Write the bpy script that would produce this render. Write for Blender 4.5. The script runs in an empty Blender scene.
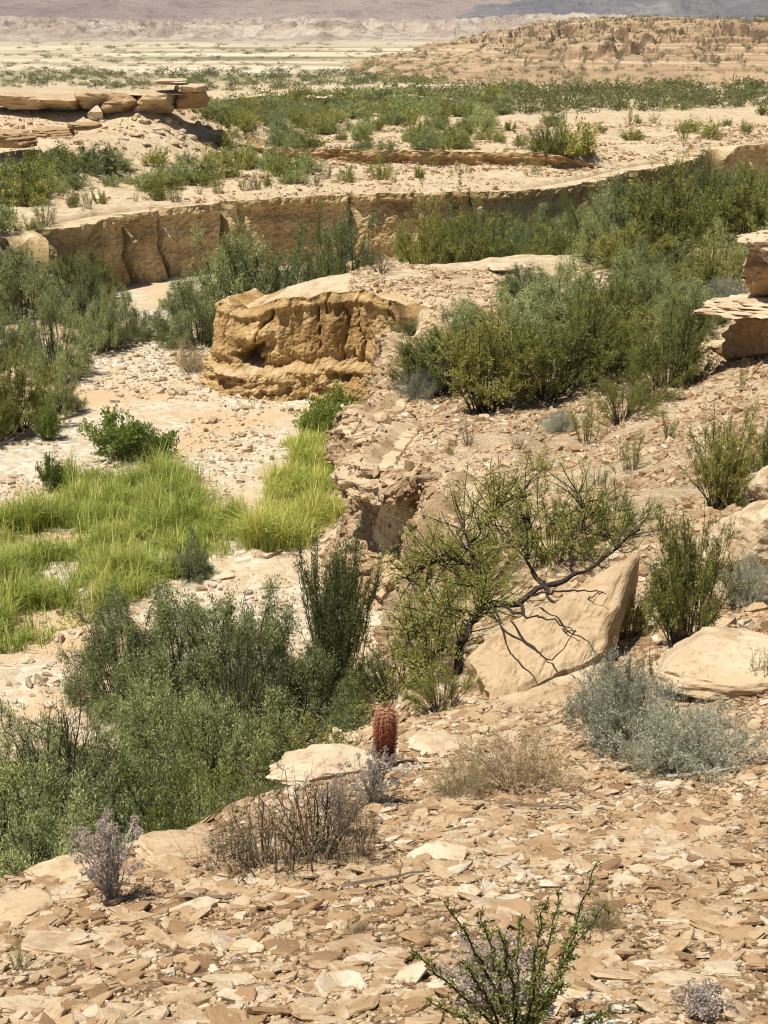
import bpy, math, random
import numpy as np
from mathutils import Vector, Matrix, Euler

# ------------------------------------------------------------------ camera, sky, sun, exposure
scene = bpy.context.scene
R = math.radians
PITCH, FPX, CX, CY = 18.0, 1500.0, 384.0, 512.0
cam_d = bpy.data.cameras.new("camera")
cam = bpy.data.objects.new("camera", cam_d)
scene.collection.objects.link(cam)
cam.location = (0, 0, 0)
cam.rotation_euler = (R(90 - PITCH), 0, 0)
cam_d.sensor_fit = 'VERTICAL'
cam_d.sensor_height = 24.0
cam_d.lens = FPX / 1024.0 * 24.0
cam_d.clip_start = 0.1
cam_d.clip_end = 40000
scene.camera = cam

SUN_EL = 68.0
sun_v = Vector((-0.78, -0.62, 0)).normalized() * math.cos(R(SUN_EL)) + Vector((0, 0, math.sin(R(SUN_EL))))
world = bpy.data.worlds.new("World")
scene.world = world
world.use_nodes = True
wn = world.node_tree
bgn = wn.nodes["Background"]
sky = wn.nodes.new("ShaderNodeTexSky")
sky.sky_type = 'NISHITA'
sky.sun_disc = False
sky.sun_elevation = R(SUN_EL)
sky.sun_rotation = math.atan2(sun_v.x, sun_v.y)
sky.altitude = 700
sky.dust_density = 1.5
wn.links.new(sky.outputs[0], bgn.inputs[0])
bgn.inputs[1].default_value = 0.05
sun_l = bpy.data.lights.new("sun", 'SUN')
sun_l.energy = 5.0
sun_l.angle = R(0.5)
sun_l.color = (1.0, 0.945, 0.84)
sun_o = bpy.data.objects.new("sun", sun_l)
scene.collection.objects.link(sun_o)
sun_o.rotation_euler = sun_v.to_track_quat('Z', 'Y').to_euler()
sun_o.location = (-60, -40, 120)
scene.view_settings.view_transform = 'Standard'
scene.view_settings.look = 'None'
scene.view_settings.exposure = 0.32
scene.view_settings.gamma = 1.0
scene.view_settings.use_curve_mapping = False
scene.render.engine = 'CYCLES'
scene.cycles.max_bounces = 6
scene.cycles.diffuse_bounces = 2
scene.cycles.transmission_bounces = 3
scene.cycles.transparent_max_bounces = 4
scene.cycles.use_denoising = True
scene.cycles.pixel_filter_type = 'BLACKMAN_HARRIS'
scene.cycles.filter_width = 1.1

# ------------------------------------------------------------------ numpy helpers
_rs = np.random.RandomState(7)
_perm = np.concatenate([_rs.permutation(256)] * 3)
_grad = _rs.normal(size=(256, 3)); _grad /= np.linalg.norm(_grad, axis=1)[:, None]
_val = _rs.rand(256)

def noise3(x, y, z):
    x, y, z = np.broadcast_arrays(np.asarray(x, float), np.asarray(y, float), np.asarray(z, float))
    xi = np.floor(x).astype(int); yi = np.floor(y).astype(int); zi = np.floor(z).astype(int)
    fx, fy, fz = x - xi, y - yi, z - zi
    u = fx*fx*fx*(fx*(fx*6-15)+10); v = fy*fy*fy*(fy*(fy*6-15)+10); w = fz*fz*fz*(fz*(fz*6-15)+10)
    out = 0
    for i in (0, 1):
        a = _perm[(xi+i) & 255]; wx = u if i else 1-u
        for j in (0, 1):
            b = _perm[a + ((yi+j) & 255)]; wy = v if j else 1-v
            for k in (0, 1):
                g = _grad[_perm[b + ((zi+k) & 255)] & 255]; wz = w if k else 1-w
                out = out + wx*wy*wz*(g[..., 0]*(fx-i) + g[..., 1]*(fy-j) + g[..., 2]*(fz-k))
    return out * 1.5

def fbm(x, y, z=0.0, o=4, lac=2.03, gain=0.5):
    a, f, s = 1.0, 1.0, 0
    for k in range(o):
        s = s + a*noise3(np.asarray(x)*f+17.3*k, np.asarray(y)*f-9.1*k, np.asarray(z)*f+4.7*k)
        a *= gain; f *= lac
    return s

def sstep(a, b, x):
    t = np.clip((np.asarray(x, float)-a)/(b-a), 0, 1)
    return t*t*(3-2*t)

def ray(px, py):
    cp, sp = math.cos(R(PITCH)), math.sin(R(PITCH))
    dx = (px-CX)/FPX; dv = (CY-py)/FPX
    den = cp + dv*sp
    return dx/den, (-sp+dv*cp)/den

def PD(px, py, d):
    a, c = ray(px, py)
    return (a*d, d, c*d)

def PZ(px, py, z):
    a, c = ray(px, py)
    d = z/c
    return (a*d, d)

def to_px(p):
    cp, sp = math.cos(R(PITCH)), math.sin(R(PITCH))
    p = np.asarray(p, float)
    f = p[..., 1]*cp - p[..., 2]*sp
    v = p[..., 1]*sp + p[..., 2]*cp
    return CX + p[..., 0]/f*FPX, CY - v/f*FPX, f

# ------------------------------------------------------------------ the lie of the land
WASH = [  # plan outline of the dry wash floor: (x, y, width of the bank behind this point)
    (-9.5, 21.5, 4.5), (-3.5, 22.5, 4.5), (-1.2, 24.2, 4.5), (-0.6, 25.6, 3), (-0.1, 26.6, 1.5), (0.35, 27.6, 0.9), (0.65, 28.6, 0.9), (0.8, 29.7, 0.9), (0.65, 30.2, 0.9), (0.2, 30.5, 0.9), (-0.5, 30.8, 0.9), (-1.05, 31.7, 0.9), (-0.9, 33.4, 0.9),
    (-0.3, 34.8, 0.9), (-0.15, 35.6, 0.9), (-0.5, 36.2, 0.9), (-0.95, 37.2, 0.9), (-0.95, 38.6, 0.9), (-0.6, 41, 0.9), (-0.45, 43.5, 0.9), (-0.4, 45.6, 0.9), (0.1, 48.3, 0.9), (-1.2, 49.6, 0.9), (-3.6, 50.2, 0.9), (-5.2, 50.7, 0.9),
    (-5.6, 51.6, 0.9), (-5.3, 53.0, 0.9), (-4.0, 54.6, 0.9), (-1.6, 56.8, 1.5), (1.0, 60.0, 3), (5, 63.5, 5), (9.5, 67, 6), (20, 72, 8), (46, 86, 8),
    (60, 100, 6), (46, 112.5, 1.0), (29, 110.5, 0.9), (22, 105, 0.9), (19.5, 97, 0.9), (14.5, 89, 0.9), (11.0, 82.5, 0.9), (7.5, 78.6, 0.9), (1.5, 77.5, 0.9),
    (-4, 75.6, 0.9), (-8.5, 73.0, 0.9), (-12.2, 69.5, 0.9), (-14.6, 65.8, 0.9), (-15.7, 64.0, 1.2), (-17.2, 61.5, 5), (-14.6, 54, 6),
    (-11.4, 50, 6), (-11.2, 45, 6), (-12.2, 41.5, 7), (-16, 37, 8), (-16, 28, 13)]
_wash = np.array(WASH)

def wash_dist(x, y):
    """signed distance to the wash outline (outside positive) and the bank width there"""
    x = np.asarray(x, float); y = np.asarray(y, float)
    best = np.full(x.shape, 1e18); wid = np.ones(x.shape); ins = np.zeros(x.shape, bool)
    n = len(_wash)
    for i in range(n):
        ax, ay, aw = _wash[i]; bx, by, bw = _wash[(i+1) % n]
        ex, ey = bx-ax, by-ay
        t = np.clip(((x-ax)*ex + (y-ay)*ey)/(ex*ex+ey*ey), 0, 1)
        d2 = (x-ax-t*ex)**2 + (y-ay-t*ey)**2
        m = d2 < best
        best = np.where(m, d2, best); wid = np.where(m, aw+t*(bw-aw), wid)
        if ay != by:
            c = ((ay > y) != (by > y)) & (x < ex*(y-ay)/(ey) + ax)
            ins ^= c
    d = np.sqrt(best)
    return np.where(ins, -d, d), wid

CTRL = [PD(*c) for c in (
    (384, 1024, 4.2), (0, 1024, 4.5), (768, 1024, 4.1), (384, 900, 5.9), (40, 905, 6.2), (768, 900, 5.8),
    (150, 835, 8.0), (20, 872, 6.9), (260, 795, 9.0), (380, 746, 10.5), (360, 752, 10.3), (420, 735, 10.9), (560, 790, 8.7), (768, 790, 8.2),
    (480, 708, 11.6), (560, 690, 12.3), (690, 655, 12.9), (768, 640, 12.7), (768, 530, 18), (700, 580, 16.5),
    (600, 500, 24), (480, 560, 20), (420, 600, 20.6), (400, 640, 17.4), (390, 690, 13.8), (560, 600, 17.5),
    (450, 480, 30), (440, 430, 34.5), (410, 560, 25.5), (600, 430, 33), (700, 400, 33), (768, 370, 34), (768, 440, 27),
    (700, 470, 25), (480, 400, 39), (395, 425, 37.5), (600, 395, 38), (440, 335, 45.5), (520, 305, 49), (450, 275, 54),
    (540, 262, 57), (390, 290, 50.2), (300, 291, 51.6), (215, 314, 52.4), (330, 272, 55.5), (620, 285, 51), (700, 290, 48),
    (768, 300, 44), (740, 235, 66), (382, 378, 43.5), (408, 332, 46.8), (405, 395, 41))] + [
    (-25, 66, -8.2), (-18, 66, -8.4), (-10, 76, -8.05), (2, 82, -8.0), (12, 90, -8.0), (30, 118, -8), (-40, 90, -8), (60, 118, -8),
    (-25, 50, -9.2), (-20, 40, -9.5), (-30, 30, -9), (-20, 15, -7.5), (-8, 10, -6.4), (-6, 4, -3.6), (6, 4, -2.7), (0, 0.5, -1.65), (-12, 0, -3.2),
    (12, 0, -0.9), (12, 12, -4.2), (14, 20, -5.2), (18, 32, -6.2), (24, 45, -7.0), (30, 60, -8.2), (45, 75, -9), (0, -6, 0.3), (40, 30, -4)]
_c = np.array(CTRL)
def _phi(r2):
    return 0.5*r2*np.log(r2+1e-9)
def _tps_fit():
    n = len(_c)
    d2 = (_c[:, None, 0]-_c[None, :, 0])**2 + (_c[:, None, 1]-_c[None, :, 1])**2
    K = _phi(d2) + np.eye(n)*0.15
    P = np.c_[np.ones(n), _c[:, 0], _c[:, 1]]
    A = np.block([[K, P], [P.T, np.zeros((3, 3))]])
    return np.linalg.solve(A, np.r_[_c[:, 2], 0, 0, 0])
_tw = _tps_fit()
def tps(x, y):
    s = _tw[-3] + _tw[-2]*x + _tw[-1]*y
    for k in range(len(_c)):
        s = s + _tw[k]*_phi((x-_c[k, 0])**2 + (y-_c[k, 1])**2)
    return s

SCARP1 = [(-9.5, 96), (-3, 94), (3, 92.5), (8, 91.0), (12.5, 90.5)]        # low second tier of the plateau

def scarp_y(path, x):
    p = np.array(path)
    return np.interp(x, p[:, 0], p[:, 1])

def upper(x, y):
    x = np.asarray(x, float); y = np.asarray(y, float)
    z = np.where(y < 105, tps(np.clip(x, -45, 62), np.minimum(y, 118)), -8.0)
    far = sstep(72, 92, y)
    z = z*(1-far) + (-8.0)*far
    wv = 1.5*noise3(x*0.15, y*0.15, 4.0)
    z = z + 3.3*sstep(83, 94, y+wv)*(1-sstep(99, 128, y))*(1-sstep(-15.5, -7.0, x+wv-0.12*(y-92)))          # ledge mound on the left plateau
    z = z + 1.5*sstep(75.5, 81.5, y+wv)*(1-sstep(85, 92, y))*(1-sstep(-18.0, -13.0, x+wv))
    z = z + 0.75*sstep(0, 0.5, y-scarp_y(SCARP1, x)) * sstep(-13, -9, x)*(1-sstep(12.5, 14, x)) * (1-sstep(98, 108, y))
    z = z - 0.0078*np.clip(y-170, 0, 3200) - 0.35*sstep(120, 150, y)
    return z

def floor_z(x, y):
    return -12.05 + 0.022*np.clip(np.asarray(y)-45, 0, 40)

def height(x, y, detail=True):
    x = np.asarray(x, float); y = np.asarray(y, float)
    u = upper(x, y)
    near = y < 128
    d = np.full(x.shape, 50.0); w = np.ones(x.shape)
    if near.any():
        dd, ww = wash_dist(x[near], y[near])
        d[near] = dd; w[near] = ww
    wob = np.where(w > 2, 0.8*noise3(x*0.35, y*0.35, 1.0), 0)
    t = np.clip((d - 0.35*(w < 2) + wob*sstep(0, 2, np.abs(d)))/w, 0, 1)
    k = t*t*(3-2*t)
    # the brow of the near slope runs slantwise; beyond it the hill falls away to the wash
    yb = np.interp(x, [-14, -6, -1.95, -1.15, -0.4, 0.0, 0.35, 0.7, 1.1], [3.0, 5.0, 6.75, 8.1, 9.9, 11.8, 15.0, 20.0, 30.0]) + 0.25*noise3(x*0.9, 3.0, 3.0)
    tb = np.clip((y-yb)/np.maximum(6.0, 21.5-yb), 0, 1)
    kb = 1 - (0.45*tb*tb*(3-2*tb) + 0.55*tb)*sstep(0, 0.04, tb)
    kb = np.where(x > -16, kb + (1-kb)*sstep(22, 25, y), 1)
    k = np.minimum(k, kb)
    fl = np.minimum(floor_z(x, y), u)
    z = fl + (u-fl)*k
    if detail:
        amp = np.clip(y/30.0, 0.25, 1.0)
        on = 0.35 + 0.65*sstep(-0.5, 2, d)
        r = 0.20*fbm(x*0.22, y*0.22, 0.3, 3)*(0.25+0.75*sstep(11, 18, y)) + 0.075*fbm(x*1.1, y*1.1, 2.0, 3)*amp
        # rills on the gravel slope of the right bank
        sl = sstep(16, 22, y)*(1-sstep(40, 46, y))*sstep(0.5, 2.0, d)
        q = x*0.9 - y*0.35
        r = r + sl*0.22*(np.abs(noise3(q*0.55, (x+y)*0.10, 5.0))*2-0.6)
        z = z + r*on*np.where(y > 130, np.clip(130/np.maximum(y, 1), 0.1, 1)*1.6, 1)
    return z

def H(x, y):
    return float(height(np.array([x]), np.array([y]))[0])

def normal_at(x, y, e=0.25):
    x = np.asarray(x, float); y = np.asarray(y, float)
    gx = (height(x+e, y, False)-height(x-e, y, False))/(2*e)
    gy = (height(x, y+e, False)-height(x, y-e, False))/(2*e)
    n = np.stack([-gx, -gy, np.ones_like(gx)], -1)
    return n/np.linalg.norm(n, axis=-1)[..., None]

def ground_hits(px, py, dmin=3.0, dmax=900.0):
    """where the sight lines through these picture points meet the ground"""
    px = np.atleast_1d(np.asarray(px, float)); py = np.atleast_1d(np.asarray(py, float))
    a, c = ray(px, py)
    ds = np.geomspace(dmin, dmax, 420)
    X = a[:, None]*ds; Y = np.broadcast_to(ds, X.shape); Z = c[:, None]*ds
    below = Z <= height(X, Y)
    idx = np.argmax(below, axis=1); idx = np.where(below.any(1), idx, len(ds)-1)
    lo = ds[np.maximum(idx-1, 0)]; hi = ds[idx]
    for _ in range(12):
        m = 0.5*(lo+hi)
        b = c*m <= height(a*m, m)
        hi = np.where(b, m, hi); lo = np.where(b, lo, m)
    return np.stack([a*hi, hi, c*hi], -1)

def G(px, py):
    return tuple(ground_hits(px, py)[0])

# ------------------------------------------------------------------ mesh and object helpers
COL = scene.collection

def mesh_np(name, verts, faces, mats=(), attrs=None, smooth=False):
    """faces: an (n,3) or (n,4) int array, or a list of such arrays"""
    me = bpy.data.meshes.new(name)
    verts = np.ascontiguousarray(verts, dtype=np.float32)
    fl = faces if isinstance(faces, list) else [faces]
    fl = [np.asarray(f, dtype=np.int32) for f in fl if len(f)]
    me.vertices.add(len(verts)); me.vertices.foreach_set("co", verts.ravel())
    loops = np.concatenate([f.ravel() for f in fl])
    tot = np.concatenate([np.full(len(f), f.shape[1], np.int32) for f in fl])
    start = np.concatenate([[0], np.cumsum(tot)[:-1]]).astype(np.int32)
    me.loops.add(len(loops)); me.loops.foreach_set("vertex_index", loops)
    me.polygons.add(len(tot)); me.polygons.foreach_set("loop_start", start); me.polygons.foreach_set("loop_total", tot)
    me.polygons.foreach_set("use_smooth", np.full(len(tot), bool(smooth)))
    for k, a in (attrs or {}).items():
        at = me.attributes.new(k, 'FLOAT', 'POINT')
        at.data.foreach_set("value", np.ascontiguousarray(a, dtype=np.float32))
    for m in mats:
        me.materials.append(m)
    me.update(calc_edges=True)
    return me

def link(name, data, parent=None, loc=None):
    o = bpy.data.objects.new(name, data)
    COL.objects.link(o)
    if parent: o.parent = parent
    if loc is not None: o.location = loc
    return o

def tag(o, label=None, cat=None, group=None, kind=None):
    if label: o["label"] = label
    if cat: o["category"] = cat
    if group: o["group"] = group
    if kind: o["kind"] = kind
    return o

def grid_faces(nr, nc, wrap=False):
    r = np.arange(nr-1)[:, None]; c = np.arange(nc if wrap else nc-1)[None, :]
    c2 = (c+1) % nc
    return np.stack([r*nc+c, r*nc+c2, (r+1)*nc+c2, (r+1)*nc+c], -1).reshape(-1, 4)

# ------------------------------------------------------------------ materials
def new_mat(name):
    m = bpy.data.materials.new(name); m.use_nodes = True
    nt = m.node_tree
    b = nt.nodes["Principled BSDF"]
    b.inputs["Roughness"].default_value = 0.9
    b.inputs["Specular IOR Level"].default_value = 0.15
    return m, nt, b

class N:
    """little wrapper to write node graphs shortly"""
    def __init__(s, nt): s.nt = nt
    def n(s, t, **kw):
        x = s.nt.nodes.new(t)
        for k, v in kw.items(): setattr(x, k, v)
        return x
    def l(s, a, b): s.nt.links.new(a, b)
    def coord(s, kind="Object"):
        return s.n("ShaderNodeTexCoord").outputs[kind]
    def pos(s): return s.n("ShaderNodeNewGeometry").outputs["Position"]
    def scale(s, v, sc):
        m = s.n("ShaderNodeVectorMath", operation='MULTIPLY'); s.l(v, m.inputs[0]); m.inputs[1].default_value = sc
        return m.outputs[0]
    def noise(s, v, sc, det=4, rough=0.55, dist=0.0):
        m = s.n("ShaderNodeTexNoise"); s.l(v, m.inputs["Vector"])
        m.inputs["Scale"].default_value = sc; m.inputs["Detail"].default_value = det
        m.inputs["Roughness"].default_value = rough; m.inputs["Distortion"].default_value = dist
        return m.outputs["Fac"]
    def voro(s, v, sc, out="Distance", feature='F1'):
        m = s.n("ShaderNodeTexVoronoi", feature=feature); s.l(v, m.inputs["Vector"]); m.inputs["Scale"].default_value = sc
        return m.outputs[out]
    def ramp(s, f, stops):
        m = s.n("ShaderNodeValToRGB"); s.l(f, m.inputs[0])
        e = m.color_ramp.elements
        while len(e) < len(stops): e.new(0.5)
        for k, (p, c) in enumerate(stops):
            e[k].position = p; e[k].color = (*c, 1) if len(c) == 3 else c
        return m.outputs[0]
    def mix(s, f, a, b, mode='MIX'):
        m = s.n("ShaderNodeMix", data_type='RGBA', blend_type=mode)
        for v, i in ((f, m.inputs[0]), (a, m.inputs[6]), (b, m.inputs[7])):
            if hasattr(v, "node"): s.l(v, i)
            elif isinstance(v, (int, float)): i.default_value = v
            else: i.default_value = (*v, 1)
        return m.outputs[2]
    def math(s, op, a, b=0.5, clamp=False):
        m = s.n("ShaderNodeMath", operation=op, use_clamp=clamp)
        for v, i in ((a, m.inputs[0]), (b, m.inputs[1])):
            if hasattr(v, "node"): s.l(v, i)
            else: i.default_value = v
        return m.outputs[0]
    def attr(s, name):
        return s.n("ShaderNodeAttribute", attribute_name=name).outputs["Fac"]
    def bump(s, h, strength, dist, nrm=None):
        m = s.n("ShaderNodeBump"); s.l(h, m.inputs["Height"])
        m.inputs["Strength"].default_value = strength; m.inputs["Distance"].default_value = dist
        if nrm is not None: s.l(nrm, m.inputs["Normal"])
        return m.outputs[0]
    def mapr(s, v, a, b, c=0.0, d=1.0):
        m = s.n("ShaderNodeMapRange"); s.l(v, m.inputs[0])
        for k, x in zip((1, 2, 3, 4), (a, b, c, d)): m.inputs[k].default_value = x
        return m.outputs[0]

def make_ground_mat():
    m, nt, b = new_mat("desert_ground"); g = N(nt)
    p = g.pos()
    n1 = g.noise(p, 0.25, 4, 0.6); n2 = g.noise(p, 2.2, 5, 0.65); n3 = g.noise(p, 14, 4, 0.7)
    sand = g.ramp(n1, [(0.3, (0.47, 0.355, 0.225)), (0.5, (0.56, 0.445, 0.295)), (0.72, (0.62, 0.51, 0.36))])
    sand = g.mix(g.mapr(n2, 0.42, 0.62), sand, (0.41, 0.30, 0.175))
    sand = g.mix(g.math('MULTIPLY', g.mapr(n3, 0.5, 0.68), 0.75), sand, (0.68, 0.57, 0.42))
    # gravel bed of the wash: pale cobbles with darker gaps
    vc = g.voro(p, 5.5, "Color"); vd = g.voro(p, 5.5, "Distance")
    sep = g.n("ShaderNodeSeparateColor"); g.l(vc, sep.inputs[0])
    cob = g.ramp(sep.outputs[0], [(0.0, (0.42, 0.34, 0.24)), (0.5, (0.56, 0.47, 0.35)), (1.0, (0.66, 0.59, 0.48))])
    cob = g.mix(g.mapr(n1, 0.46, 0.6), cob, (0.55, 0.40, 0.24))
    col = g.mix(g.attr("wash"), sand, cob)
    # slaty chips of the near slope
    vc2 = g.voro(g.scale(p, (1, 1, 1.6)), 17, "Color")
    sp2 = g.n("ShaderNodeSeparateColor"); g.l(vc2, sp2.inputs[0])
    chips = g.ramp(sp2.outputs[1], [(0.0, (0.11, 0.065, 0.035)), (0.45, (0.22, 0.14, 0.075)), (0.8, (0.36, 0.25, 0.145)), (1.0, (0.58, 0.46, 0.31))])
    col = g.mix(g.attr("chips"), col, chips)
    # far plain: long streaks of scrub and pale playa
    st = g.noise(g.scale(p, (0.006, 0.010, 0.01)), 1.0, 5, 0.62)
    st2 = g.noise(g.scale(p, (0.03, 0.06, 0.03)), 1.0, 4, 0.7)
    plain = g.ramp(st, [(0.34, (0.20, 0.185, 0.105)), (0.43, (0.38, 0.315, 0.20)), (0.50, (0.56, 0.46, 0.32)), (0.62, (0.68, 0.58, 0.44))])
    plain = g.mix(g.math('MULTIPLY', g.mapr(st2, 0.55, 0.66), 0.7), plain, (0.15, 0.15, 0.07))
    col = g.mix(g.attr("far"), col, plain)
    g.l(col, b.inputs["Base Color"])
    h1 = g.math('ADD', g.math('MULTIPLY', n3, 0.35), g.math('MULTIPLY', g.math('SUBTRACT', 1.0, vd), 0.35))
    nb = g.bump(h1, 0.8, 0.06)
    vd2 = g.voro(p, 17, "Distance")
    nb = g.bump(g.math('SUBTRACT', 1.0, vd2), 0.7, 0.03, nb)
    nb = g.bump(n2, 0.7, 0.10, nb)
    g.l(nb, b.inputs["Normal"])
    return m

def make_cliff_mat(name, lo, mid, hi, streak=0.5, strata=1.0, sand_from=0.72):
    m, nt, b = new_mat(name); g = N(nt)
    p = g.pos()
    n1 = g.noise(p, 0.7, 5, 0.62, 0.4)
    vert = g.noise(g.scale(p, (3.0, 3.0, 0.30)), 1.0, 4, 0.6)
    lay = g.noise(g.scale(p, (0.22, 0.22, 3.2)), 1.0, 5, 0.62, 0.3)
    fine = g.noise(p, 9, 5, 0.7)
    c = g.ramp(n1, [(0.32, lo), (0.5, mid), (0.68, hi)])
    c = g.mix(g.math('MULTIPLY', g.mapr(vert, 0.5, 0.66), streak), c, lo)
    c = g.mix(g.math('MULTIPLY', g.mapr(lay, 0.5, 0.62), 0.45*strata), c, hi)
    c = g.mix(g.math('MULTIPLY', g.mapr(fine, 0.52, 0.68), 0.6), c, tuple(x*0.55 for x in lo))
    big = g.noise(g.scale(p, (0.5, 0.5, 0.22)), 1.0, 4, 0.65, 0.5)
    c = g.mix(g.math('MULTIPLY', g.mapr(big, 0.5, 0.66), 0.55), c, tuple(x*0.75 for x in lo))
    # the flat top carries the pale sand of the plateau
    up = g.n("ShaderNodeSeparateXYZ"); g.l(g.n("ShaderNodeNewGeometry").outputs["True Normal"], up.inputs[0])
    sandc = g.ramp(g.noise(p, 1.4, 5, 0.65), [(0.35, (0.46, 0.34, 0.20)), (0.6, (0.60, 0.48, 0.32))])
    c = g.mix(g.mapr(up.outputs[2], sand_from, min(0.99, sand_from+0.2)), c, sandc)
    g.l(c, b.inputs["Base Color"])
    nb = g.bump(lay, 0.55*strata, 0.22); nb = g.bump(vert, 0.5, 0.16, nb); nb = g.bump(fine, 0.6, 0.05, nb); nb = g.bump(n1, 0.5, 0.3, nb)
    g.l(nb, b.inputs["Normal"])
    return m

def make_rock_mat(name, cols, strata=0.5, sc=1.0):
    """cols: list of colours picked by the per-stone 'rnd' attribute"""
    m, nt, b = new_mat(name); g = N(nt)
    p = g.pos()
    r = g.attr("rnd")
    k = len(cols)
    base = g.ramp(r, [((i+0.5)/k, c) for i, c in enumerate(cols)])
    n1 = g.noise(p, 3.0*sc, 5, 0.62); n2 = g.noise(p, 26*sc, 4, 0.7)
    lay = g.noise(g.scale(p, (1.5, 1.5, 26)), 1.0*sc, 3, 0.6, 0.4)
    c = g.mix(g.mapr(n1, 0.4, 0.62, 0, 0.55), base, (0.40, 0.27, 0.145))
    c = g.mix(g.math('MULTIPLY', g.mapr(n1, 0.55, 0.72), 0.7), c, (0.64, 0.54, 0.40))
    c = g.mix(g.math('MULTIPLY', g.mapr(n2, 0.52, 0.66), 0.5), c, (0.26, 0.16, 0.085))
    c = g.mix(g.math('MULTIPLY', g.mapr(lay, 0.54, 0.66), 0.5*strata), c, (0.34, 0.20, 0.10))
    st = g.noise(g.scale(p, (2.2, 2.2, 0.9)), 1.3*sc, 5, 0.68, 0.8)
    c = g.mix(g.math('MULTIPLY', g.mapr(st, 0.53, 0.66), 0.7), c, (0.30, 0.19, 0.10))
    g.l(c, b.inputs["Base Color"])
    nb = g.bump(n1, 0.45, 0.05); nb = g.bump(n2, 0.8, 0.016, nb); nb = g.bump(lay, 0.4*strata, 0.03, nb)
    g.l(nb, b.inputs["Normal"])
    return m

def make_leaf_mat(name, a, bcol, c3=None, trans=0.22, gloss=0.3):
    m, nt, b = new_mat(name); g = N(nt)
    r = g.attr("rnd")
    oi = g.n("ShaderNodeObjectInfo").outputs["Random"]
    stops = [(0.1, a), (0.75, bcol)] + ([(0.97, c3)] if c3 else [])
    col = g.ramp(r, stops)
    hsv = g.n("ShaderNodeHueSaturation"); g.l(col, hsv.inputs["Color"])
    g.l(g.mapr(oi, 0, 1, 0.70, 1.35), hsv.inputs["Value"])
    g.l(g.mapr(oi, 0, 1, 0.515, 0.485), hsv.inputs["Hue"])
    col = hsv.outputs[0]
    g.l(col, b.inputs["Base Color"])
    b.inputs["Roughness"].default_value = 0.55
    b.inputs["Specular IOR Level"].default_value = gloss
    tr = g.n("ShaderNodeBsdfTranslucent"); g.l(g.mix(1.0, col, (1.25, 1.25, 0.7), 'MULTIPLY'), tr.inputs[0])
    mx = g.n("ShaderNodeMixShader"); mx.inputs[0].default_value = trans
    g.l(b.outputs[0], mx.inputs[1]); g.l(tr.outputs[0], mx.inputs[2])
    g.l(mx.outputs[0], nt.nodes["Material Output"].inputs[0])
    return m

def make_plain_mat(name, c, var=0.3, rough=0.9):
    m, nt, b = new_mat(name); g = N(nt)
    n = g.noise(g.coord(), 9, 4, 0.6)
    g.l(g.mix(g.mapr(n, 0.35, 0.65), tuple(x*(1-var) for x in c), tuple(min(1, x*(1+var)) for x in c)), b.inputs["Base Color"])
    b.inputs["Roughness"].default_value = rough
    return m

M = {}
M['ground'] = make_ground_mat()
M['cliff'] = make_cliff_mat("ochre_cliff", (0.33, 0.225, 0.105), (0.50, 0.365, 0.19), (0.60, 0.475, 0.28), 0.65, 0.5)
M['block'] = make_cliff_mat("yellow_earth", (0.27, 0.16, 0.06), (0.45, 0.30, 0.135), (0.56, 0.41, 0.215), 0.6, 0.8, 0.90)
M['bluff'] = make_cliff_mat("clay_bluff", (0.27, 0.175, 0.095), (0.42, 0.30, 0.185), (0.54, 0.425, 0.285), 0.25, 0.10, 0.85)
M['scarp'] = make_cliff_mat("brown_scarp", (0.24, 0.145, 0.065), (0.36, 0.235, 0.11), (0.46, 0.33, 0.19), 0.4, 1.0)
M['stone'] = make_rock_mat("shale_stone", [(0.21, 0.125, 0.068), (0.35, 0.22, 0.12), (0.45, 0.315, 0.185), (0.52, 0.39, 0.25), (0.59, 0.475, 0.33), (0.64, 0.57, 0.45)], 0.5)
M['cobble'] = make_rock_mat("pale_cobble", [(0.33, 0.265, 0.18), (0.47, 0.39, 0.28), (0.60, 0.53, 0.42)], 0.1)
M['boulder'] = make_rock_mat("sandstone_boulder", [(0.48, 0.36, 0.22), (0.57, 0.45, 0.30), (0.64, 0.545, 0.40)], 0.8, 0.5)
M['orange'] = make_rock_mat("rusty_sandstone", [(0.33, 0.205, 0.10), (0.42, 0.275, 0.14), (0.40, 0.275, 0.165)], 1.0, 0.6)
M['creosote'] = make_leaf_mat("olive_green_leaves", (0.145, 0.170, 0.045), (0.282, 0.295, 0.080), (0.495, 0.427, 0.107))
M['mesq'] = make_leaf_mat("bright_green_leaflets", (0.123, 0.154, 0.032), (0.230, 0.249, 0.057), (0.346, 0.314, 0.076))
M['grey'] = make_leaf_mat("grey_green_leaves", (0.185, 0.215, 0.088), (0.345, 0.39, 0.168), (0.55, 0.57, 0.28))
M['dark'] = make_leaf_mat("dark_green_wands", (0.092, 0.116, 0.046), (0.197, 0.226, 0.087), (0.332, 0.349, 0.121))
M['silver'] = make_leaf_mat("silver_leaves", (0.25, 0.26, 0.185), (0.40, 0.40, 0.305), (0.55, 0.54, 0.43), 0.2)
M['mauve'] = make_leaf_mat("mauve_grey_heads", (0.246, 0.199, 0.180), (0.361, 0.308, 0.277), (0.451, 0.390, 0.338), 0.2)
M['straw'] = make_leaf_mat("straw_tufts", (0.30, 0.235, 0.12), (0.44, 0.36, 0.21), (0.55, 0.47, 0.31), 0.2)
M['grass'] = make_leaf_mat("yellow_green_grass", (0.20, 0.265, 0.058), (0.40, 0.435, 0.11), (0.66, 0.59, 0.25), 0.32)
M['weed'] = make_leaf_mat("fresh_green_weed", (0.134, 0.192, 0.043), (0.240, 0.298, 0.072), (0.346, 0.384, 0.096), 0.4)
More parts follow.
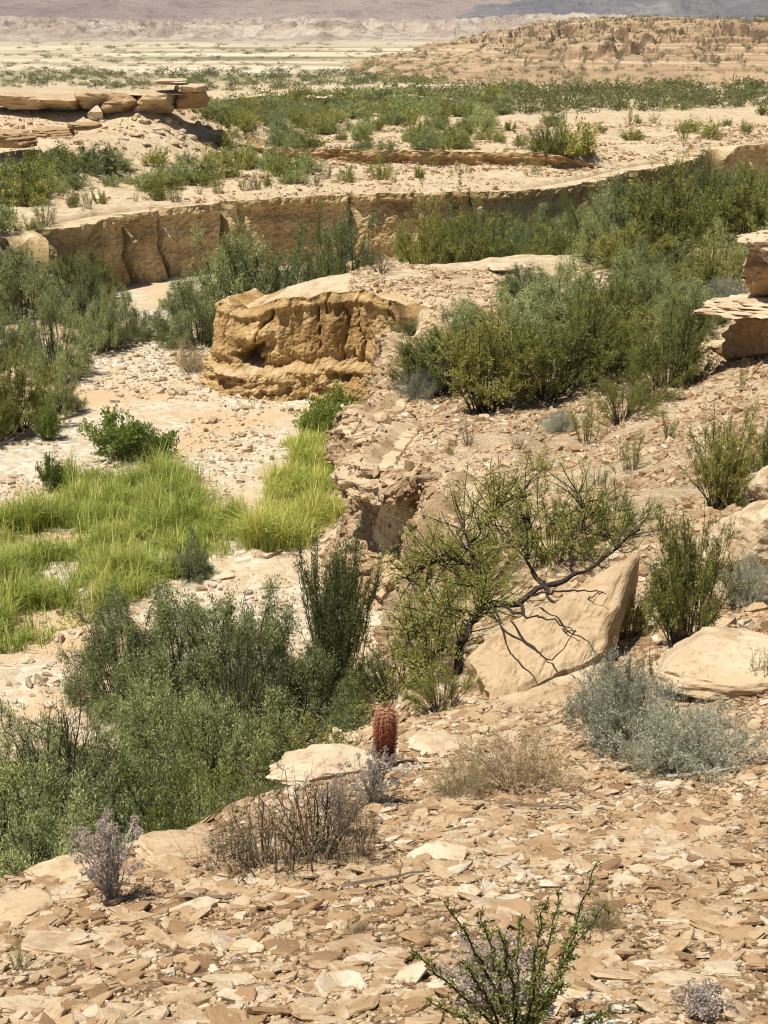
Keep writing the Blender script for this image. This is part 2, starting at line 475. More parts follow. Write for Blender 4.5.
M['scrub'] = make_leaf_mat("dull_olive_scrub", (0.125, 0.130, 0.065), (0.205, 0.205, 0.105), (0.30, 0.28, 0.16), 0.25)
M['belt'] = make_leaf_mat("belt_green_scrub", (0.140, 0.156, 0.060), (0.230, 0.234, 0.092), (0.340, 0.303, 0.128), 0.25)
M['bark'] = make_plain_mat("grey_bark", (0.15, 0.115, 0.082))
M['dark_bark'] = make_plain_mat("dark_bark", (0.050, 0.037, 0.028))
M['dry_bark'] = make_plain_mat("dry_twig", (0.30, 0.225, 0.14))
M['pale_bark'] = make_plain_mat("bleached_twig", (0.42, 0.385, 0.34))

# ------------------------------------------------------------------ ground sheet
def build_ground():
    nr = 1150
    g = np.linspace(0, 1, nr)
    ys = np.concatenate([np.linspace(-8, 2.6, 26)[:-1], np.geomspace(2.6, 9500, nr)])
    u = np.linspace(-1, 1, 460)
    uu = 0.36*u + 0.62*u**5 + 2.0*u**15
    X = uu[None, :]*(4.0 + np.maximum(ys, 0)[:, None]*0.92)
    Y = np.broadcast_to(ys[:, None], X.shape)
    x = X.ravel(); y = Y.ravel()
    z = height(x, y)
    d = np.full(x.shape, 50.0)
    near = y < 128
    d[near] = wash_dist(x[near], y[near])[0]
    wash = 1-sstep(-1.2, 0.6, d + 1.2*noise3(x*0.4, y*0.4, 3.0))
    chips = (1-sstep(13.5, 19, y + 2.0*noise3(x*0.5, y*0.5, 7.0)))
    chips = np.maximum(chips, 0.55*(1-sstep(44, 52, y))*sstep(0.8, 2.5, d)*np.clip(0.8+0.7*fbm(x*0.5, y*0.5, 8.0, 3), 0, 1))
    far = sstep(150, 330, y)
    me = mesh_np("ground", np.c_[x, y, z], grid_faces(*X.shape), [M['ground']], {"wash": wash, "chips": chips, "far": far}, smooth=True)
    return tag(link("ground", me), "pale sandy desert ground with a dry wash winding through it", "ground", kind="structure")
build_ground()

# ------------------------------------------------------------------ cut banks and cliffs
def smooth_path(pts, n=3):
    p = np.array(pts, float)
    for _ in range(n):
        q = 0.75*p[:-1] + 0.25*p[1:]; r = 0.25*p[:-1] + 0.75*p[1:]
        mid = np.empty((2*len(q), p.shape[1])); mid[0::2] = q; mid[1::2] = r
        p = np.vstack([p[:1], mid, p[-1:]])
    return p

def cliff(name, label, pts, mat, disp, ds=0.12, nt=64, side=1, out=0.35, zbot=-0.6, lip=2.0, ztop=None, top_noise=0.12, taper=1.5, rough=0.05, rfreq=3.0):
    p = smooth_path(pts)
    seg = np.r_[0, np.cumsum(np.linalg.norm(np.diff(p, axis=0), axis=1))]
    L = seg[-1]; ns = int(L/ds)
    s = np.linspace(0, L, ns)
    x = np.interp(s, seg, p[:, 0]); y = np.interp(s, seg, p[:, 1])
    tx, ty = np.gradient(x), np.gradient(y)
    k = np.ones(9)/9
    tx = np.convolve(np.pad(tx, 4, 'edge'), k, 'valid'); ty = np.convolve(np.pad(ty, 4, 'edge'), k, 'valid')
    ln = np.hypot(tx, ty); nx, ny = side*ty/ln, -side*tx/ln          # points into the wash
    x = x + nx*out; y = y + ny*out
    zt = (np.minimum(upper(x-nx*1.5, y-ny*1.5), height(x-nx*1.8, y-ny*1.8, False)+0.1) if ztop is None else ztop(x-nx*1.5, y-ny*1.5)) + 0.06
    zt = zt + top_noise*fbm(s*0.9, 3.0, 8.0, 3)
    zb = np.minimum(height(x+nx*0.4, y+ny*0.4, False), zt-0.15) + zbot
    t = np.linspace(0, 1, nt)
    endt = sstep(0, taper, s)*sstep(0, taper, L-s) if taper else np.ones_like(s)
    zt = zb + 0.15 + (zt-zb-0.15)*endt
    S, T = np.meshgrid(s, t)
    Hh = (zt-zb)[None, :]
    D = disp(S, T, Hh, L)
    Zf = zb[None, :] + T*Hh
    X0 = x[None, :] + nx[None, :]*D; Y0 = y[None, :] + ny[None, :]*D
    q = np.abs(fbm(X0*rfreq, Y0*rfreq, Zf*rfreq, 3, 2.1, 0.5))
    D = D + rough*(1.2-2.6*q) + 0.2*rough*noise3(X0*rfreq*3.3, Y0*rfreq*3.3, Zf*rfreq*3.3)
    Xf = x[None, :] + nx[None, :]*D; Yf = y[None, :] + ny[None, :]*D
    # lip running back over the plateau and dipping under it
    bk = np.array([0.03, 0.10, 0.25, 0.5, 0.8, 1.1, 1.4, lip+0.4])
    rows = [(Xf, Yf, Zf)]
    for b in bk:
        xx = x + nx*(D[-1]*max(0, 1-b/1.2) - b); yy = y + ny*(D[-1]*max(0, 1-b/1.2) - b)
        hz = np.maximum(height(xx, yy), upper(xx, yy) - (0.12 if b < lip else 9))
        f = sstep(0.05, min(1.0, lip), b)
        zz = (zt + 0.05*fbm(xx*2, yy*2, 0, 3))*(1-f) + (hz + 0.05)*f
        if b > lip: zz = hz - 0.3
        rows.append((xx[None], yy[None], zz[None]))
    X = np.vstack([r[0] for r in rows]); Y = np.vstack([r[1] for r in rows]); Z = np.vstack([r[2] for r in rows])
    f = grid_faces(*X.shape)
    if side < 0: f = f[:, ::-1]
    me = mesh_np(name, np.c_[X.ravel(), Y.ravel(), Z.ravel()], f, [mat], smooth=False)
    return tag(link(name, me), label, "cliff", kind="structure")

def columns(seed, lo, hi, Ltot=200):
    r = np.random.RandomState(seed)
    b = np.cumsum(r.uniform(lo, hi, int(Ltot/lo)))
    off = r.uniform(-0.40, 0.35, len(b)+2)*(r.rand(len(b)+2) < 0.7); dep = r.uniform(0.15, 1.0, len(b)+2)
    return b, off, dep

def disp_back(S, T, Hh, L):
    b, off, dep = columns(12, 0.8, 6.2)
    Sw = S + 0.35*noise3(S*0.3, T*2.5, 2.0) + 0.25*(T-0.5)
    i = np.searchsorted(b, Sw)
    left = np.where(i > 0, b[np.maximum(i-1, 0)], 0); right = b[np.minimum(i, len(b)-1)]
    u = np.clip((Sw-left)/(right-left), 0, 1)
    o = off[i] + (off[i+1]-off[i])*sstep(0.93, 1.0, u)
    edge = np.minimum(Sw-left, right-Sw)
    dd = np.where(Sw-left < right-Sw, dep[i], dep[i+1])
    D = o - 1.5*dd*np.exp(-(edge/0.13)**2) - 0.30*dd*np.exp(-(edge/0.5)**2)
    D = D + 0.7*noise3(S*0.10, 3.0, 2.0)*(0.6+0.4*T) + 0.16*fbm(S*0.5, T*0.9, 1.0, 5, 2.1, 0.55) + 0.06*fbm(S*3.5, T*Hh*1.2, 4.0, 4, 2.1, 0.6)
    D = D + 0.20*sstep(0.88, 0.91, T + 0.05*noise3(S*0.8, 0, 0)) + 0.10*noise3(S*3, T*9, 6)*sstep(0.8, 0.9, T)
    D = D + 0.05*np.sin(T*Hh*5.5 + 2*noise3(S*0.25, 0, 3)) * sstep(0.0, 0.5, noise3(S*0.2, T*2, 9)+0.2)
    D = D - 0.35*(1-sstep(0.02, 0.14, T)) + 0.7*np.exp(-T/0.10)*sstep(-0.1, 0.4, noise3(S*0.25, 3, 3))
    return D

cliff("cliff", "long ochre cut-bank cliff with vertical cracks across the far side of the wash",
      [(-15.6, 64.2), (-14.9, 65.3), (-14.0, 66.7), (-12.2, 69.5), (-8.5, 73.0), (-4, 75.6), (1.5, 77.5), (7.5, 78.6), (11.0, 82.5), (14.5, 89),
       (19.5, 97), (22, 105), (29, 110.5), (46, 112.5), (58, 102)], M['cliff'], disp_back, ds=0.10, nt=64, side=1, out=0.45, top_noise=0.10)

def disp_block(S, T, Hh, L):
    # S runs from the corner by the bluff along the face to the back of the block
    D = 0.34*fbm(S*0.5, T*0.8, 11.0, 5, 2.1, 0.55) + 0.12*(0.3-np.abs(fbm(S*2.3, T*0.9, 12.0, 4, 2.1, 0.55))) + (0.03+0.06*(T < 0.45))*fbm(S*7, T*10, 13.0, 4, 2.1, 0.65)
    ck = np.abs(noise3(S*0.8 + 0.4*noise3(S*2, T*3, 1), T*0.6, 44.0)); D = D - 0.30*np.exp(-(ck/0.035)**2)*sstep(0.35, 0.5, T)
    D = D + 0.05*np.sin(S*7 + 3*noise3(S, T*2, 0))*sstep(0.45, 0.6, T)
    D = D + 0.85*np.clip(1-T, 0, 1)**1.6
    top = 0.40 + 0.10*noise3(S*0.5, 1, 1) + 0.05*noise3(S*1.7, 5, 1)
    low = 1-sstep(top-0.03, top+0.05, T)
    lay = fbm(S*0.30 + 0.2*T, T*Hh*1.5, 21.0, 4)
    brk = 0.35 + 0.65*np.clip(0.5+1.3*fbm(S*0.9, T*4, 7.0, 3), 0, 1)
    D = D + low*(0.12 + 0.75*np.clip(lay+0.1, -0.35, 0.5)*brk + 0.22*fbm(S*1.6, T*9, 3.0, 4))
    D = D - 0.18*np.exp(-((T-top-0.05)/0.05)**2)
    rib = S - 3.0
    D = D + 0.45*np.exp(-(rib/0.30)**2)*sstep(0.45, 0.9, T) - 0.10*sstep(0, 0.7, -rib)*sstep(0.4, 0.6, T)
    D = D + 0.22*np.exp(-((S-4.9-0.3*(T-0.6))/0.13)**2)*sstep(0.5, 0.65, T)
    wS = S + 0.35*noise3(S*1.1, T*5, 3.0); wT = T + 0.06*noise3(S*1.6, T*6, 8.0)
    c1 = ((wS-5.9)/0.42)**2 + ((wT-0.54)/(0.11-0.05*sstep(5.6, 6.3, S)))**2
    D = D - 1.6*np.exp(-(c1*(1+0.8*noise3(S*3, T*14, 2)))**2.0) + 0.30*np.exp(-((wS-5.8)/0.8)**2)*np.exp(-((T-0.74)/0.07)**2)
    D = D - 0.30*sstep(0.93, 1.0, T)*sstep(0, 0.3, fbm(S*0.6, 0, 0, 2)+0.2) + 0.10*np.exp(-((T-0.93)/0.03)**2)
    return D - 0.15

cliff("earth_block", "yellow earth block with a small hollow and ledges at its foot, standing in the wash",
      [(0.9, 48.0), (0.35, 48.6), (-1.2, 49.6), (-3.6, 50.2), (-5.0, 50.5), (-5.55, 51.3), (-5.4, 52.8), (-4.3, 54.3)],
      M['block'], disp_block, ds=0.06, nt=110, side=-1, out=0.30, lip=1.4, top_noise=0.10, taper=0.8, rough=0.035)

def disp_bluff(S, T, Hh, L):
    env = np.sin(np.pi*np.clip(T*0.92+0.08, 0, 1))**0.6
    f1 = np.abs(noise3(S*0.62 + 0.3*noise3(S, T*1.2, 1), T*0.25, 31.0)); f2 = np.abs(noise3(S*1.7, T*0.5, 37.0))
    D = 0.70*(1-T)**1.6 + env*(1.0*(0.22-f1) + 0.45*(0.25-f2)) + 0.22*fbm(S*1.2, T*1.6, 33.0, 5, 2.1, 0.55) + 0.035*fbm(S*6, T*14, 35.0, 3)
    win = lambda a, b: sstep(a, a+0.8, S)*(1-sstep(b-0.8, b, S))
    # the standing column with its cap, and the hollow under the lip nearer the camera
    w1, w2 = win(10.8, 15.0), win(3.4, 8.2)
    e1 = 0.62 + 0.05*noise3(S*0.9, 1, 1); e2 = 0.80 + 0.05*noise3(S*0.8, 5, 1)
    D = D + w1*(0.40*sstep(e1-0.03, e1+0.02, T)*(1-sstep(0.75, 1.0, T)*0.5) - 0.45*sstep(0.15, 0.35, T)*(1-sstep(e1-0.05, e1, T)) + 0.35)
    D = D + w2*(0.35*sstep(e2-0.03, e2+0.02, T) - 0.85*sstep(0.25, 0.60, T)*(1-sstep(e2-0.04, e2, T)))
    return D - 0.5*sstep(0.90, 1.0, T)*sstep(0, 0.4, noise3(S*0.6, 1, 3)+0.2)

cliff("clay_bluff", "fluted clay bluff edging the gravel slope above the wash",
      [(0.2, 26.2), (0.7, 27.2), (1.15, 28.4), (1.4, 29.8), (1.3, 30.7), (0.7, 31.1), (-0.1, 31.4), (-0.45, 32.2), (-0.2, 33.6), (0.35, 35.0), (0.6, 36.2), (0.45, 36.7), (0.0, 36.9), (-0.3, 37.4), (-0.3, 38.5), (0.0, 41), (0.15, 43.5), (0.15, 45.6), (0.6, 47.6)],
      M['bluff'], disp_bluff, ds=0.055, nt=100, side=-1, out=0.15, lip=0.9, zbot=-0.5, top_noise=0.16, rough=0.16, rfreq=1.8)

def disp_scarp(S, T, Hh, L):
    b, off, dep = columns(9, 1.5, 4.0)
    i = np.searchsorted(b, S)
    return off[i]*0.8 + 0.35*fbm(S*0.6, T*0.7, 2.0, 4) + 0.12*fbm(S*3, T*4, 3.0, 3) + 0.18*sstep(0.6, 0.75, T)

cliff("scarp", "low second bank stepping up behind the long cliff",
      [(-10.5, 97), (-9.5, 96), (-3, 94), (3, 92.5), (8, 91.0), (12.5, 90.5), (14, 91.5)], M['scarp'], disp_scarp, ds=0.2, nt=16, side=1, out=0.25, zbot=-0.3, lip=1.6, taper=5.0)

# ------------------------------------------------------------------ far hill, badlands and mountains
def build_hill():
    nx_, ny_ = 460, 400
    X, Y = np.meshgrid(np.linspace(-14, 190, nx_), np.linspace(196, 470, ny_))
    plain = height(X.ravel(), Y.ravel(), False).reshape(X.shape)
    yf = 226 + 7*noise3(X*0.02, 2.0, 1.0) + 4*noise3(X*0.06, 5.0, 1.0)
    prof = sstep(0, 46, Y-yf)*0.62 + sstep(46, 105, Y-yf)*0.38
    left = sstep(-6, 62, X + 0.10*(Y-230) + 5*noise3(Y*0.05, X*0.03, 0))
    hgt = (11.0*prof*left + 1.2*left*sstep(80, 150, X)) * (1-sstep(380, 455, Y))
    gul = np.abs(fbm(X*0.06, Y*0.025, 4.0, 5, 2.1, 0.6))
    hgt = hgt*(1-0.34*np.clip(1-gul*2.6, 0, 1)) + 0.55*fbm(X*0.11, Y*0.11, 2.0, 4)*sstep(0.3, 2.5, hgt)
    st = hgt/1.35 + 0.35*noise3(X*0.03, Y*0.03, 6.0)               # resistant beds make small steps
    fr = st-np.floor(st)
    hgt = np.where(hgt > 0.5, hgt*0.8 + 0.2*(1.35*(np.floor(st) + sstep(0.55, 0.95, fr)) - 0.47*noise3(X*0.03, Y*0.03, 6.0)), hgt)
    yl = 262 + 0.10*(X-15) + 4*noise3(X*0.07, 3.0, 7.0) + 1.5*noise3(X*0.3, 1.0, 7.0)
    hgt = hgt + 2.3*sstep(0, 1.6, Y-yl)*sstep(8, 18, X)*(1-sstep(44, 54, X))*(1-sstep(14, 40, Y-yl))*left
    yl2 = 284 + 0.06*(X-15) + 5*noise3(X*0.06, 8.0, 2.0)
    hgt = hgt + 1.3*sstep(0, 1.4, Y-yl2)*sstep(38, 50, X)*(1-sstep(10, 30, Y-yl2))*left
    Z = plain + hgt + 0.05
    edge = np.minimum.reduce([sstep(-14, -4, X), sstep(196, 206, Y), 1-sstep(455, 470, Y)])
    Z = Z - (1-edge)*2.0 - 0.6*(1-sstep(0.1, 0.7, hgt))
    m, nt, b = new_mat("tan_hill"); g = N(nt); p = g.pos()
    n1 = g.noise(p, 0.05, 5, 0.6); lay = g.noise(g.scale(p, (0.02, 0.02, 1.1)), 1.0, 4, 0.6, 0.3); n3 = g.noise(p, 0.6, 5, 0.7)
    c = g.ramp(n1, [(0.35, (0.32, 0.225, 0.14)), (0.55, (0.44, 0.315, 0.195)), (0.7, (0.37, 0.24, 0.14))])
    c = g.mix(g.math('MULTIPLY', g.mapr(lay, 0.50, 0.58), 0.75), c, (0.27, 0.175, 0.10))
    c = g.mix(g.math('MULTIPLY', g.mapr(g.noise(g.scale(p, (0.015, 0.015, 2.3)), 1.0, 4, 0.6, 0.3), 0.55, 0.62), 0.6), c, (0.62, 0.50, 0.35))
    c = g.mix(g.math('MULTIPLY', g.mapr(n3, 0.52, 0.66), 0.6), c, (0.34, 0.24, 0.13))
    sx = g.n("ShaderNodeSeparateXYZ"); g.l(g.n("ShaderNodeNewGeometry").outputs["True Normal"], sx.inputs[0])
    c = g.mix(g.mapr(sx.outputs[2], 0.74, 0.50), c, (0.17, 0.115, 0.07))  # steep ledge faces: bare dark rock and ledge shadow painted as one tone
    g.l(c, b.inputs["Base Color"])
    g.l(g.bump(n3, 0.8, 0.8), b.inputs["Normal"])
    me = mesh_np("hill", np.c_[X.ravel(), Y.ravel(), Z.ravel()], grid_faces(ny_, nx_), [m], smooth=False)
    tag(link("hill", me), "broad tan hill with thin rock beds rising beyond the green belt", "hill", kind="structure")
    return X, Y, Z
HX, HY, HZ = build_hill()
def hill_z(x, y):
    i = np.clip(((np.asarray(y)-196)/(470-196)*(HX.shape[0]-1)).round().astype(int), 0, HX.shape[0]-1)
    j = np.clip(((np.asarray(x)+14)/204*(HX.shape[1]-1)).round().astype(int), 0, HX.shape[1]-1)
    return HZ[i, j]

def build_range(name, label, x0, x1, y0, y1, nx_, ny_, hf, cols, sc, lay_sc=0.05):
    X, Y = np.meshgrid(np.linspace(x0, x1, nx_), np.linspace(y0, y1, ny_))
    Z = hf(X, Y)
    m, nt, b = new_mat(name + "_rock"); g = N(nt); p = g.pos()
    n1 = g.noise(p, sc, 6, 0.65, 0.5); lay = g.noise(g.scale(p, (sc*0.3, sc*0.3, lay_sc)), 1.0, 5, 0.6, 0.6); n2 = g.noise(p, sc*9, 5, 0.7)
    c = g.ramp(n1, [(0.34, cols[0]), (0.5, cols[1]), (0.66, cols[2])])
    c = g.mix(g.math('MULTIPLY', g.mapr(lay, 0.48, 0.62), 0.6), c, cols[3])
    c = g.mix(g.math('MULTIPLY', g.mapr(n2, 0.5, 0.66), 0.5), c, tuple(v*0.5 for v in cols[0]))
    g.l(c, b.inputs["Base Color"])
    g.l(g.bump(n2, 0.9, 0.06/sc), b.inputs["Normal"])
    me = mesh_np(name, np.c_[X.ravel(), Y.ravel(), Z.ravel()], grid_faces(ny_, nx_), [m], smooth=False)
    return tag(link(name, me), label, "hills", kind="structure")

def bad(X, Y):
    t = (Y-2650)/1000
    ridg = 1-np.abs(fbm(X*0.0075, Y*0.0028, 1.0, 5, 2.1, 0.5))*1.9
    base = 60*(0.75+0.75*noise3(X*0.0016, 5.0, 0))*sstep(0, 0.9, t + 0.22*noise3(X*0.0022, 0, 0))
    return -34 + base*(0.35+0.65*np.clip(ridg, 0, 1)) + 6*fbm(X*0.02, Y*0.02, 3.0, 3)*sstep(0.02, 0.2, t)
build_range("badlands", "pale eroded badland hills at the foot of the far mountains", -1500, 1700, 2600, 3900, 520, 150, bad,
            [(0.30, 0.22, 0.16), (0.47, 0.38, 0.29), (0.60, 0.52, 0.42), (0.36, 0.26, 0.20)], 0.006)

def mont(X, Y):
    t = (Y-3800)/3200
    rid = np.abs(fbm(X*0.0012, Y*0.0007, 5.0, 5, 2.1, 0.5))
    h = -45 + 65*sstep(-0.1, 0.06, t) + 430*np.clip(t, 0, 1)*(0.78+0.5*(0.5-rid)) + 30*fbm(X*0.004, Y*0.003, 2.0, 4)*sstep(0, 0.2, t)
    return h
build_range("mountain", "smooth purplish brown mountain slope rising out of the top of the picture", -3000, 900, 3300, 7000, 300, 170, mont,
            [(0.21, 0.155, 0.135), (0.31, 0.235, 0.20), (0.36, 0.28, 0.24), (0.26, 0.185, 0.165)], 0.0018, 0.02)
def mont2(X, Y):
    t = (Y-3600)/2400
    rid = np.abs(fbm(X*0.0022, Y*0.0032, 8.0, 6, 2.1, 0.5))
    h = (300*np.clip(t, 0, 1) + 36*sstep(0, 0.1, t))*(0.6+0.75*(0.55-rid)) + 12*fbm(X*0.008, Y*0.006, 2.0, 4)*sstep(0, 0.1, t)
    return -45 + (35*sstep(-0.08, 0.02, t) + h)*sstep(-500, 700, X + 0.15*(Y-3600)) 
build_range("mountain", "broken mountainside above the tan hill, cloud shadow painted in as dark grey", -900, 3200, 3350, 6000, 460, 220, mont2,
            [(0.11, 0.108, 0.115), (0.17, 0.162, 0.165), (0.30, 0.27, 0.245), (0.145, 0.14, 0.145)], 0.004, 0.02)  # cloud shadow is put into these dark grey colours

# ------------------------------------------------------------------ plants
def norm(v):
    return v/np.maximum(np.linalg.norm(v, axis=-1, keepdims=True), 1e-9)

def tubes(P, rad):
    """P: (n, k, 3) polylines, rad: (n, k) -> verts, quads (three-sided tubes)"""
    n, k, _ = P.shape
    T = norm(np.gradient(P, axis=1))
    ref = np.where(np.abs(T[..., 2:3]) > 0.9, np.array([1.0, 0, 0]), np.array([0, 0, 1.0]))
    A = norm(np.cross(T, ref)); B = np.cross(T, A)
    ang = np.arange(3)*2*np.pi/3
    ring = P[:, :, None, :] + rad[:, :, None, None]*(A[:, :, None, :]*np.cos(ang)[:, None] + B[:, :, None, :]*np.sin(ang)[:, None])
    V = ring.reshape(-1, 3)
    base = (np.arange(n)*k*3)[:, None, None]
    i = (np.arange(k-1)*3)[None, :, None]; a = np.arange(3)[None, None, :]; a2 = (a+1) % 3
    F = np.stack([base+i+a, base+i+a2, base+i+3+a2, base+i+3+a], -1).reshape(-1, 4)
    return V, F

def leaves(rng, P, D, l, w, jit=0.3):
    """diamond leaves at points P along directions D"""
    n = len(P)
    D = norm(D); up = rng.normal(size=(n, 3))*0.7 + np.array([-0.15, -0.1, 0.8]); S = norm(np.cross(D, up))
    L = l*rng.uniform(1-jit, 1+jit, n)[:, None]; W = 0.5*w*rng.uniform(1-jit, 1+jit, n)[:, None]
    Nn = np.cross(S, D)
    V = np.stack([P, P + D*L*0.5 + S*W + Nn*W*0.3, P + D*L, P + D*L*0.5 - S*W + Nn*W*0.3], 1).reshape(-1, 3)
    F = np.arange(4*n).reshape(n, 4)
    return V, F, np.repeat(rng.rand(n), 4)

def bez(a, b, c, t):
    t = t[None, :, None]
    return a[:, None]*(1-t)**2 + 2*b[:, None]*t*(1-t) + c[:, None]*t*t

def shrub_arrays(seed, R=1.0, H=1.5, stems=40, twigs=9, twig_len=0.35, per=14, leaf=(0.035, 0.014), upright=0.5, f0=0.35, arch=0.2,
                 rad=0.012, dead=0, droop=0.0, base_r=0.12, wild=0.35, twig_up=0.4, leaf_spread=0.8, lump=0.25, side_r=0.5, kink=0.022):
    rng = np.random.RandomState(seed)
    az = rng.uniform(0, 2*np.pi, stems)
    el = np.arccos(1-rng.rand(stems)*(1-np.cos(np.radians(90-25*upright))))      # angle from the vertical
    el = el*(1-0.35*upright)
    dirv = np.stack([np.sin(el)*np.cos(az), np.sin(el)*np.sin(az), np.cos(el)], -1)
    q = 1 + lump*2*noise3(dirv[:, 0]*1.7, dirv[:, 1]*1.7, dirv[:, 2]*1.7+seed*3.1)
    q = np.clip(q, 0.6, 1.3)*rng.uniform(0.78, 1.04, stems)
    tip = dirv*np.array([R, R, H])*q[:, None]
    tip[:, 2] = np.maximum(tip[:, 2], 0.12*H)
    a = np.stack([np.cos(az), np.sin(az), np.zeros(stems)], -1)*base_r*rng.rand(stems)[:, None]
    a[:, 2] = -0.08
    mid = a + (tip-a)*0.5 + rng.normal(size=(stems, 3))*0.10*R
    mid[:, 2] += arch*H*rng.uniform(0.3, 1.0, stems)
    t = np.linspace(0, 1, 8)
    P = bez(a, mid, tip, t)
    P = P + rng.normal(size=P.shape)*kink*R*np.linspace(0, 1, 8)[None, :, None]
    rr = rad*rng.uniform(0.7, 1.4, stems)[:, None]*(1-0.8*t)[None, :]
    SV, SF = tubes(P, rr)
    live = np.arange(stems) >= dead
    # twigs
    k = rng.uniform(f0, 1.0, (stems, twigs)); k[:, 0] = 1.0
    idx = np.clip(k*7, 0, 6.999); i0 = idx.astype(int); fr = (idx-i0)[..., None]
    ar = np.arange(stems)[:, None]
    Q = P[ar, i0]*(1-fr) + P[ar, np.minimum(i0+1, 7)]*fr
    Td = norm(P[ar, np.minimum(i0+1, 7)]-P[ar, i0])
    outw = np.concatenate([Q[..., :2]/R, Q[..., 2:]/H*0.4], -1)
    td = norm(Td*0.8 + rng.normal(size=Q.shape)*wild*1.6 + outw*0.5 + np.array([0, 0, twig_up]))
    tl = twig_len*rng.uniform(0.4, 1.15, (stems, twigs))[..., None]
    E = Q + td*tl + np.array([0, 0, -droop])*tl
    Mi = Q + td*tl*0.5
    Qf, Mf, Ef = Q.reshape(-1, 3), Mi.reshape(-1, 3), E.reshape(-1, 3)
    tw = np.linspace(0, 1, 4)
    TP = bez(Qf, Mf, Ef, tw)
    trd = np.broadcast_to((rad*0.20*(1-0.7*tw))[None], (len(TP), 4))
    TV, TF = tubes(TP, trd)
    WV = np.vstack([SV, TV]); WF = np.vstack([SF, TF+len(SV)])
    # leaves along twigs
    lv = np.repeat(live, twigs)
    u = rng.uniform(0.05, 1.05, (lv.sum(), per))[..., None]
    Qf, Mf, Ef = Qf[lv][:, None], Mf[lv][:, None], Ef[lv][:, None]
    LP = Qf*(1-u)**2 + 2*Mf*u*(1-u) + Ef*u*u + rng.normal(size=(lv.sum(), per, 3))*leaf[0]*side_r
    LD = norm(Ef-Qf)*(1-leaf_spread*0.5) + rng.normal(size=LP.shape)*leaf_spread*0.6 + np.array([0, 0, 0.15])
    return WV, WF, leaves(rng, LP.reshape(-1, 3), LD.reshape(-1, 3), *leaf)

SHRUB = {}
def proto(kind, leafmat, barkmat, n, **kw):
    out = []
    for i in range(n):
        seed = abs(hash_name(kind))+i*13
        WV, WF, (LV, LF, LR) = shrub_arrays(seed, **kw)
        wm = mesh_np(kind+"_stem", WV, WF, [M[barkmat]])
        lm = mesh_np(kind+"_foliage", LV, LF, [M[leafmat]], {"rnd": LR})
        out.append((wm, lm, kw.get("R", 1.0), kw.get("H", 1.5)))
    SHRUB[kind] = out
def hash_name(s):
    return sum(ord(c)*(i+3) for i, c in enumerate(s)) % 9973

# kind             leaves      bark        n
proto("creosote", 'creosote', 'dark_bark', 4, R=1.0, H=1.35, stems=62, twigs=18, twig_len=0.25, per=30, leaf=(0.032, 0.015), dead=6, rad=0.015, upright=0.35, arch=0.10, wild=0.5, f0=0.42, twig_up=0.35, base_r=0.30, lump=0.32)
proto("feather",  'grey', 'dark_bark', 5, R=1.15, H=1.1, stems=70, twigs=24, twig_len=0.21, per=36, leaf=(0.033, 0.012), upright=0.0, arch=0.22, wild=1.1, f0=0.5, twig_up=0.1, droop=0.1, dead=14, rad=0.015, lump=0.28, base_r=0.35, side_r=0.9)
proto("wand",     'dark', 'dark_bark', 2, R=0.8, H=1.6, stems=66, twigs=18, twig_len=0.34, per=28, leaf=(0.036, 0.010), upright=0.9, base_r=0.3, arch=0.05, wild=0.14, f0=0.30, twig_up=1.1, leaf_spread=0.55, lump=0.3)
proto("bright",   'mesq', 'dark_bark', 3, R=1.1, H=1.25, stems=54, twigs=17, twig_len=0.24, per=28, leaf=(0.026, 0.011), dead=4, upright=0.15, arch=0.18, wild=0.6, f0=0.5, lump=0.55, base_r=0.25)
proto("silver",   'silver', 'pale_bark', 2, R=1.0, H=0.85, stems=110, twigs=14, twig_len=0.24, per=20, leaf=(0.030, 0.014), upright=0.3, arch=0.18, wild=0.6, f0=0.35, rad=0.008)
proto("straw",    'straw', 'dry_bark', 2, R=1.0, H=0.7, stems=70, twigs=11, twig_len=0.24, per=12, leaf=(0.028, 0.012), upright=0.3, arch=0.1, wild=0.55, f0=0.3, rad=0.008)
proto("thorn",    'straw', 'bark', 2, R=1.0, H=0.95, stems=36, twigs=13, twig_len=0.36, per=3, leaf=(0.030, 0.010), upright=0.10, arch=0.30, wild=1.3, f0=0.12, rad=0.012, base_r=0.55, twig_up=0.1, kink=0.05)
proto("bramble",  'mesq', 'bark', 2, R=1.0, H=0.95, stems=34, twigs=14, twig_len=0.34, per=4, leaf=(0.026, 0.009), upright=0.15, arch=0.25, wild=1.2, f0=0.15, rad=0.014, base_r=0.5, twig_up=0.1, kink=0.05)
proto("weed",     'weed', 'bark', 2, R=1.0, H=0.95, stems=44, twigs=9, twig_len=0.26, per=12, leaf=(0.085, 0.05), upright=0.5, arch=0.1, wild=0.5, f0=0.25, rad=0.009)
proto("sprig",    'creosote', 'bark', 3, R=0.7, H=1.0, base_r=0.25, stems=18, twigs=8, twig_len=0.26, per=9, leaf=(0.05, 0.022), upright=0.6, arch=0.05, wild=0.4, f0=0.25, rad=0.012)
proto("dead",     'straw', 'bark', 2, R=0.9, H=1.0, stems=22, twigs=8, twig_len=0.32, per=1, leaf=(0.03, 0.01), upright=0.55, arch=0.03, wild=0.6, f0=0.25, rad=0.013)
proto("snag",     'dark', 'dark_bark', 2, R=1.0, H=1.2, stems=44, twigs=10, twig_len=0.34, per=2, leaf=(0.03, 0.01), upright=0.45, arch=0.06, wild=0.45, f0=0.3, rad=0.020)
